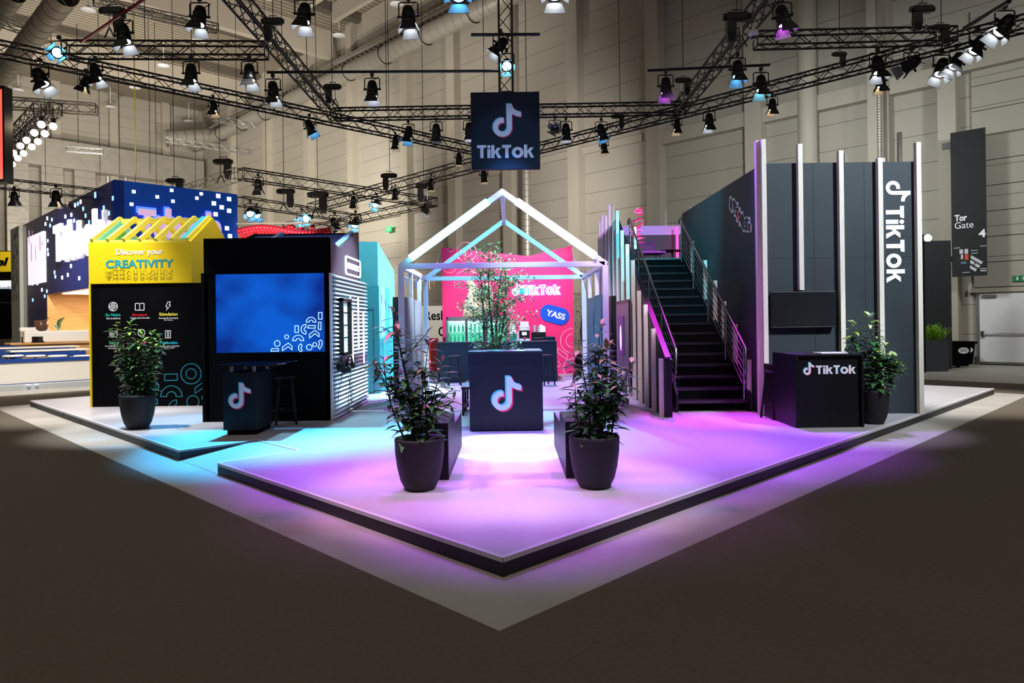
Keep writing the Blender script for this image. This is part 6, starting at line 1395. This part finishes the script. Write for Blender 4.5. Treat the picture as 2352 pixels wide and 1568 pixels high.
for i, (x, y0, y1, Y) in enumerate(sorted(wires)):
    p = at(x, y1, Y); top = ZC if y0 <= 40 else min(ZC, at(x, y0, Y).z)
    m = MB(); m.cyl((p.x, Y, p.z), (p.x, Y, ZC), .0055*Y/16+.003, doorm, n=5); solo('suspension_wire', m, 'thin dark suspension wire from the roof to the rigs, %s counting from the left' % cnt[i], 'wire', 'suspension wires under the roof')
m = MB(); m.cyl(at(312, 400, 41), (at(312, 400, 41).x, 41, ZC), .03, M('yellow strap', '#8a8430', .6), n=6); solo('yellow_strap', m, 'long yellow strap hanging from the roof at the left', 'strap')
# hanging sign
a, b = at(1083, 390, YSg-.3), at(1241, 210, YSg-.3); b.x = a.x+(158*(YSg-.3)/F)
sg = thing('hanging_sign', 'square dark blue hanging sign with note logo and white lettering', 'sign', ((a.x+b.x)/2, YSg-.3, a.z)); navs = M('navy sign face', '#04182c', .5, spec=.2)
m = MB(); m.bbox(a.x, b.x, YSg-.3, YSg-.2, a.z, b.z, navs, .008); m.obj('board', sg)
swh, scy, srd = M('sign white', '#dbe6ff', .5), M('sign cyan', '#17a6c8', .5), M('sign red', '#c81e62', .5)
w = b.x-a.x; hh = b.z-a.z; f = frame((a.x, YSg-.301, a.z), (1, 0, 0), (0, 0, 1))
m = MB(); note_logo(m, frame((a.x+w*.30, YSg-.301, a.z+hh*.42), (1, 0, 0), (0, 0, 1)), hh*.425, (swh, scy, srd), .025, .006); m.obj('logo', sg)
m = MB(); tiktok_word(m, frame((a.x+w*.085, YSg-.301, a.z+hh*.148), (1, 0, 0), (0, 0, 1)), w*.83, hh*.168, (swh, scy, srd), .006, .05); m.obj('lettering', sg)
# ================================================================ light
def spot(name, loc, tgt, col, power, ang, blend=.5, size=.12):
    l = bpy.data.lights.new(name, 'SPOT'); l.color = col; l.energy = power; l.spot_size = math.radians(ang); l.spot_blend = blend; l.shadow_soft_size = size
    o = bpy.data.objects.new(name, l); COL.objects.link(o); o.location = loc; o.rotation_euler = (Vector(tgt)-Vector(loc)).to_track_quat('-Z', 'Y').to_euler(); return o
def point(name, loc, col, power, size=.3):
    l = bpy.data.lights.new(name, 'POINT'); l.color = col; l.energy = power; l.shadow_soft_size = size; o = bpy.data.objects.new(name, l); COL.objects.link(o); o.location = loc; return o
def area(name, loc, tgt, col, power, sx, sy):
    l = bpy.data.lights.new(name, 'AREA'); l.shape = 'RECTANGLE'; l.size = sx; l.size_y = sy; l.color = col; l.energy = power; o = bpy.data.objects.new(name, l); COL.objects.link(o); o.location = loc; o.rotation_euler = (Vector(tgt)-Vector(loc)).to_track_quat('-Z', 'Y').to_euler(); return o
WHT, COOL, CYN, BLU, MAG, PUR, WARM = (1, .96, .92), (.86, .93, 1), (.25, .75, 1), (.16, .45, 1), (1, .12, .85), (.55, .3, 1), (1, .82, .6)
CM, CC = (1, .02, .95), (.05, .38, 1)
spot('beam_entrance_white', (0, 11.0, 7.4), (0, 8.72, 0), COOL, 4200, 15, .3, .05)
spot('beam_entrance_beams', (.1, 19.3, 7.3), (0, 7.0, 0), (.5, .14, 1), 4160, 19, .7, .04)
spot('beam_entrance_lilac', (-1.6, 12.5, 7.3), (0, 7.6, 0), (.5, .2, 1), 720, 30, .7, .05)
for x in (-1, 1):
    spot('beam_front_magenta', (x*2.7, 8.0, 7.4), (-x*.2, 6.85, 0), CM, 663, 33, .7, .04)
    spot('beam_front_cyan', (x*1.1, 9.4, 7.4), (-x*.3, 6.75, 0), CC, 331, 32, .7, .04)
    spot('beam_front_violet', (x*2.2, 9.2, 7.4), (x*1.35, 8.3, 0), (.38, .1, 1), 3760, 36, .8, .08)
spot('beam_front_corner', (-.3, 8.2, 7.4), (0, 5.75, 0), (.42, .08, 1), 1552, 20, .8, .05)
spot('beam_front_edge', (-2.4, 9.6, 7.4), (-1.5, 7.1, 0), (.55, .06, 1), 980, 20, .8, .05)
spot('beam_left_blue', (-4.4, 12.4, 7.4), (-3.2, 9.7, 0), (.05, .48, 1), 10773, 30, .7)
spot('beam_left_blue_far', (-4.9, 13.0, 7.4), (-4.9, 11.0, 0), (.1, .5, 1), 2700, 26, .7)
spot('beam_left_pale', (-3.0, 13.0, 7.4), (-1.9, 10.2, 0), (.35, .8, 1), 1872, 34, .8)
spot('beam_left_white', (-8.6, 12.0, 7.5), (-8.0, 14.0, .3), WHT, 2992, 44, .7)
spot('beam_left_plant', (-6.6, 10.0, 7.5), (-5.9, 11.2, 1), COOL, 3120, 30, .6)
spot('beam_yellow_hut', (-6.3, 6.5, 7.0), (-7.0, 13.5, 3.2), WHT, 462, 24, .5)
spot('beam_yellow_roof', (-4.8, 14.0, 7.4), (-7.0, 14.4, 3.4), WHT, 560, 50, .5)
spot('beam_clad', (1.5, 12.0, 7.3), (-2.9, 12.6, 1.6), (.6, .85, 1), 9464, 24, .6)
spot('beam_turquoise', (1.6, 16.6, 7.3), (-2.9, 16.2, 1.6), (.5, .9, 1), 9482, 36, .6)
spot('beam_turquoise_front', (-2.6, 12.8, 7.2), (-3.4, 15.4, 2.2), (.5, .9, 1), 900, 40, .6)
spot('beam_right_purple', (3.6, 12.4, 7.4), (3.1, 9.5, 0), (.36, .07, 1), 5445, 33, .75)
spot('beam_right_purple_far', (6.2, 12.0, 7.6), (4.9, 10.4, 0), (.42, .25, 1), 2400, 26, .7)
spot('beam_right_lilac', (1.4, 13.2, 7.4), (1.6, 9.6, 0), (.5, .35, 1), 540, 34, .8)
spot('beam_stairs_magenta', (2.9, 14.0, 7.1), (3.2, 11.0, 0), CM, 2160, 21, .6)
spot('beam_stairs_magenta_front', (3.6, 7.0, 7.3), (2.6, 11.4, .9), (.9, .15, .8), 480, 30, .6)
spot('beam_stairs_blue', (2.2, 11.0, 7.3), (3.4, 15.2, 2.6), (.04, .5, .62), 3360, 36, .6)
spot('beam_right_white', (9.5, 13.0, 7.5), (8.6, 14.0, 0), WHT, 3000, 48, .7)
spot('beam_board_wall', (8.8, 5.6, 7.4), (6.2, 11.1, 4.0), (.78, .92, 1), 3450, 54, .8)
spot('beam_rear_floor', (0, 19.0, 7.3), (0, 16.0, 0), (.58, .32, 1), 5000, 62, .8)
spot('beam_pink_wall', (.3, 15.2, 6.8), (0.1, 20.4, 2.2), WHT, 2542, 42, .6)
spot('beam_tree', (2.2, 9.4, 7.2), (-.2, 12.5, 2.0), (.75, 1, .9), 3840, 24, .6)
spot('beam_frame_lilac', (-1.5, 5.5, 7.2), (0, 11.2, 2.3), (.26, .09, 1), 1068, 26, .7)
spot('beam_frame_rear_cyan', (0, 10.8, 7.3), (0, 14.45, 2.9), (.08, .55, 1), 2600, 40, .7)
spot('beam_poster', (-3.2, 18.5, 6.5), (-2.8, 23.5, 1.8), (1, .97, .9), 1200, 36, .7)  # added to brighten the dark poster board
spot('beam_frame_cyan', (-.2, 18.6, 7.2), (0, 13.0, 2.4), (.1, .6, 1), 6000, 24, .7)
spot('beam_deck', (4.0, 13.5, 7.3), (3.4, 18.5, 3.2), (.6, .25, 1), 900, 40, .6)
spot('beam_plant_left', (-3.0, 5.0, 7.2), (-.9, 6.4, 1.2), (1, .6, .95), 1537, 24, .6)
spot('beam_plant_right', (3.0, 5.0, 7.2), (.85, 6.4, 1.2), (.75, .7, 1), 1537, 24, .6)
spot('beam_plant_far_right', (7.6, 6.0, 7.4), (5.3, 9.9, 1.2), COOL, 1440, 24, .6)
spot('beam_hanging_sign', (.3, 6.0, 5.0), (0, 15.1, 5.4), (.35, .62, 1), 540, 13, .6)  # unseen spot put in to light the sign face
spot('beam_posts', (.2, 6.2, 7.2), (2.4, 13.2, 2.2), (1, .82, .92), 1800, 26, .7)
spot('beam_globes', (-8.5, 24.5, 4.0), (-9.5, 30, 5.6), (1, .9, .85), 900, 70, .7)  # put in near the globes, which give no light themselves
spot('beam_bar_blue', (0, 12.6, 7.2), (0, 17.9, .7), (.12, .38, 1), 1500, 26, .6)
spot('beam_booth_end', (-15, 23, 6.5), (-23.5, 34, 4), (1, .95, .85), 5000, 30, .7)  # extra spot that lifts the dark perforated end board
spot('beam_counter_blue', (0, 4.2, 7.2), (0, 9.9, .5), (.12, .38, 1), 2340, 20, .6)
point('far_bulbs', atz(60, 330, 6.5), WARM, 300, .5)
spot('booth_warm', (-19, 23.5, 6.5), (-17.5, 26.5, 1), (1, .8, .55), 3500, 90, .6, .3)
spot('low_wall_wash', (-10.5, 15.5, 6.5), (-13.5, 20.0, .6), (1, .95, .88), 2600, 56, .6, .3)
# added spots without fixtures that wash the back wall and the roof
for i, (loc, tgt, pw, col) in enumerate((((-14, 38, 9), (-16, 55, 8), 9000, (1, .93, .82)), ((2, 27, 7.5), (-5, 44, 8), 3300, (1, .94, .88)), ((8, 20, 8), (12, 29, 4), 1500, (.95, 1, .98)), ((15, 14, 9), (17, 23, 5), 1300, (.95, 1, .98)),
    ((-24, 40, 8), (-34, 66, 12), 7500, (1, .9, .76)), ((-24, 36, 9), (-26, 44, 23), 4600, (1, .92, .82)), ((-10, 34, 9), (-9, 40, 23), 4500, (1, .92, .82)), ((-32, 48, 9), (-34, 56, 23), 4600, (1, .92, .82)))):
    spot('hall_fill_spot', loc, tgt, col, pw, 130, .9, .6)
for x, y in ((-6, -3), (6, -3), (-13, 5), (13, 5), (0, 0)):
    area('hall_fill_area', (x, y, 15), (x, y, 0), (1, .88, .74), 130, 3, 3)  # added area lights hung below roof level to brighten the floor
W = bpy.data.worlds.new('hall_ambient'); SC.world = W; W.use_nodes = True
W.node_tree.nodes['Background'].inputs[0].default_value = (1, .92, .82, 1); W.node_tree.nodes['Background'].inputs[1].default_value = .06
SC.view_settings.view_transform = 'Standard'; SC.view_settings.look = 'None'; SC.view_settings.gamma = 1; SC.view_settings.exposure = .3; SC.view_settings.use_curve_mapping = False
cy = SC.cycles; cy.use_denoising = True; cy.max_bounces = 6; cy.diffuse_bounces = 3; cy.glossy_bounces = 3; cy.transmission_bounces = 3; cy.sample_clamp_indirect = 6; cy.sample_clamp_direct = 40; cy.caustics_reflective = False; cy.caustics_refractive = False
for o in list(bpy.data.objects):
    if '_off' in o: del o['_off']
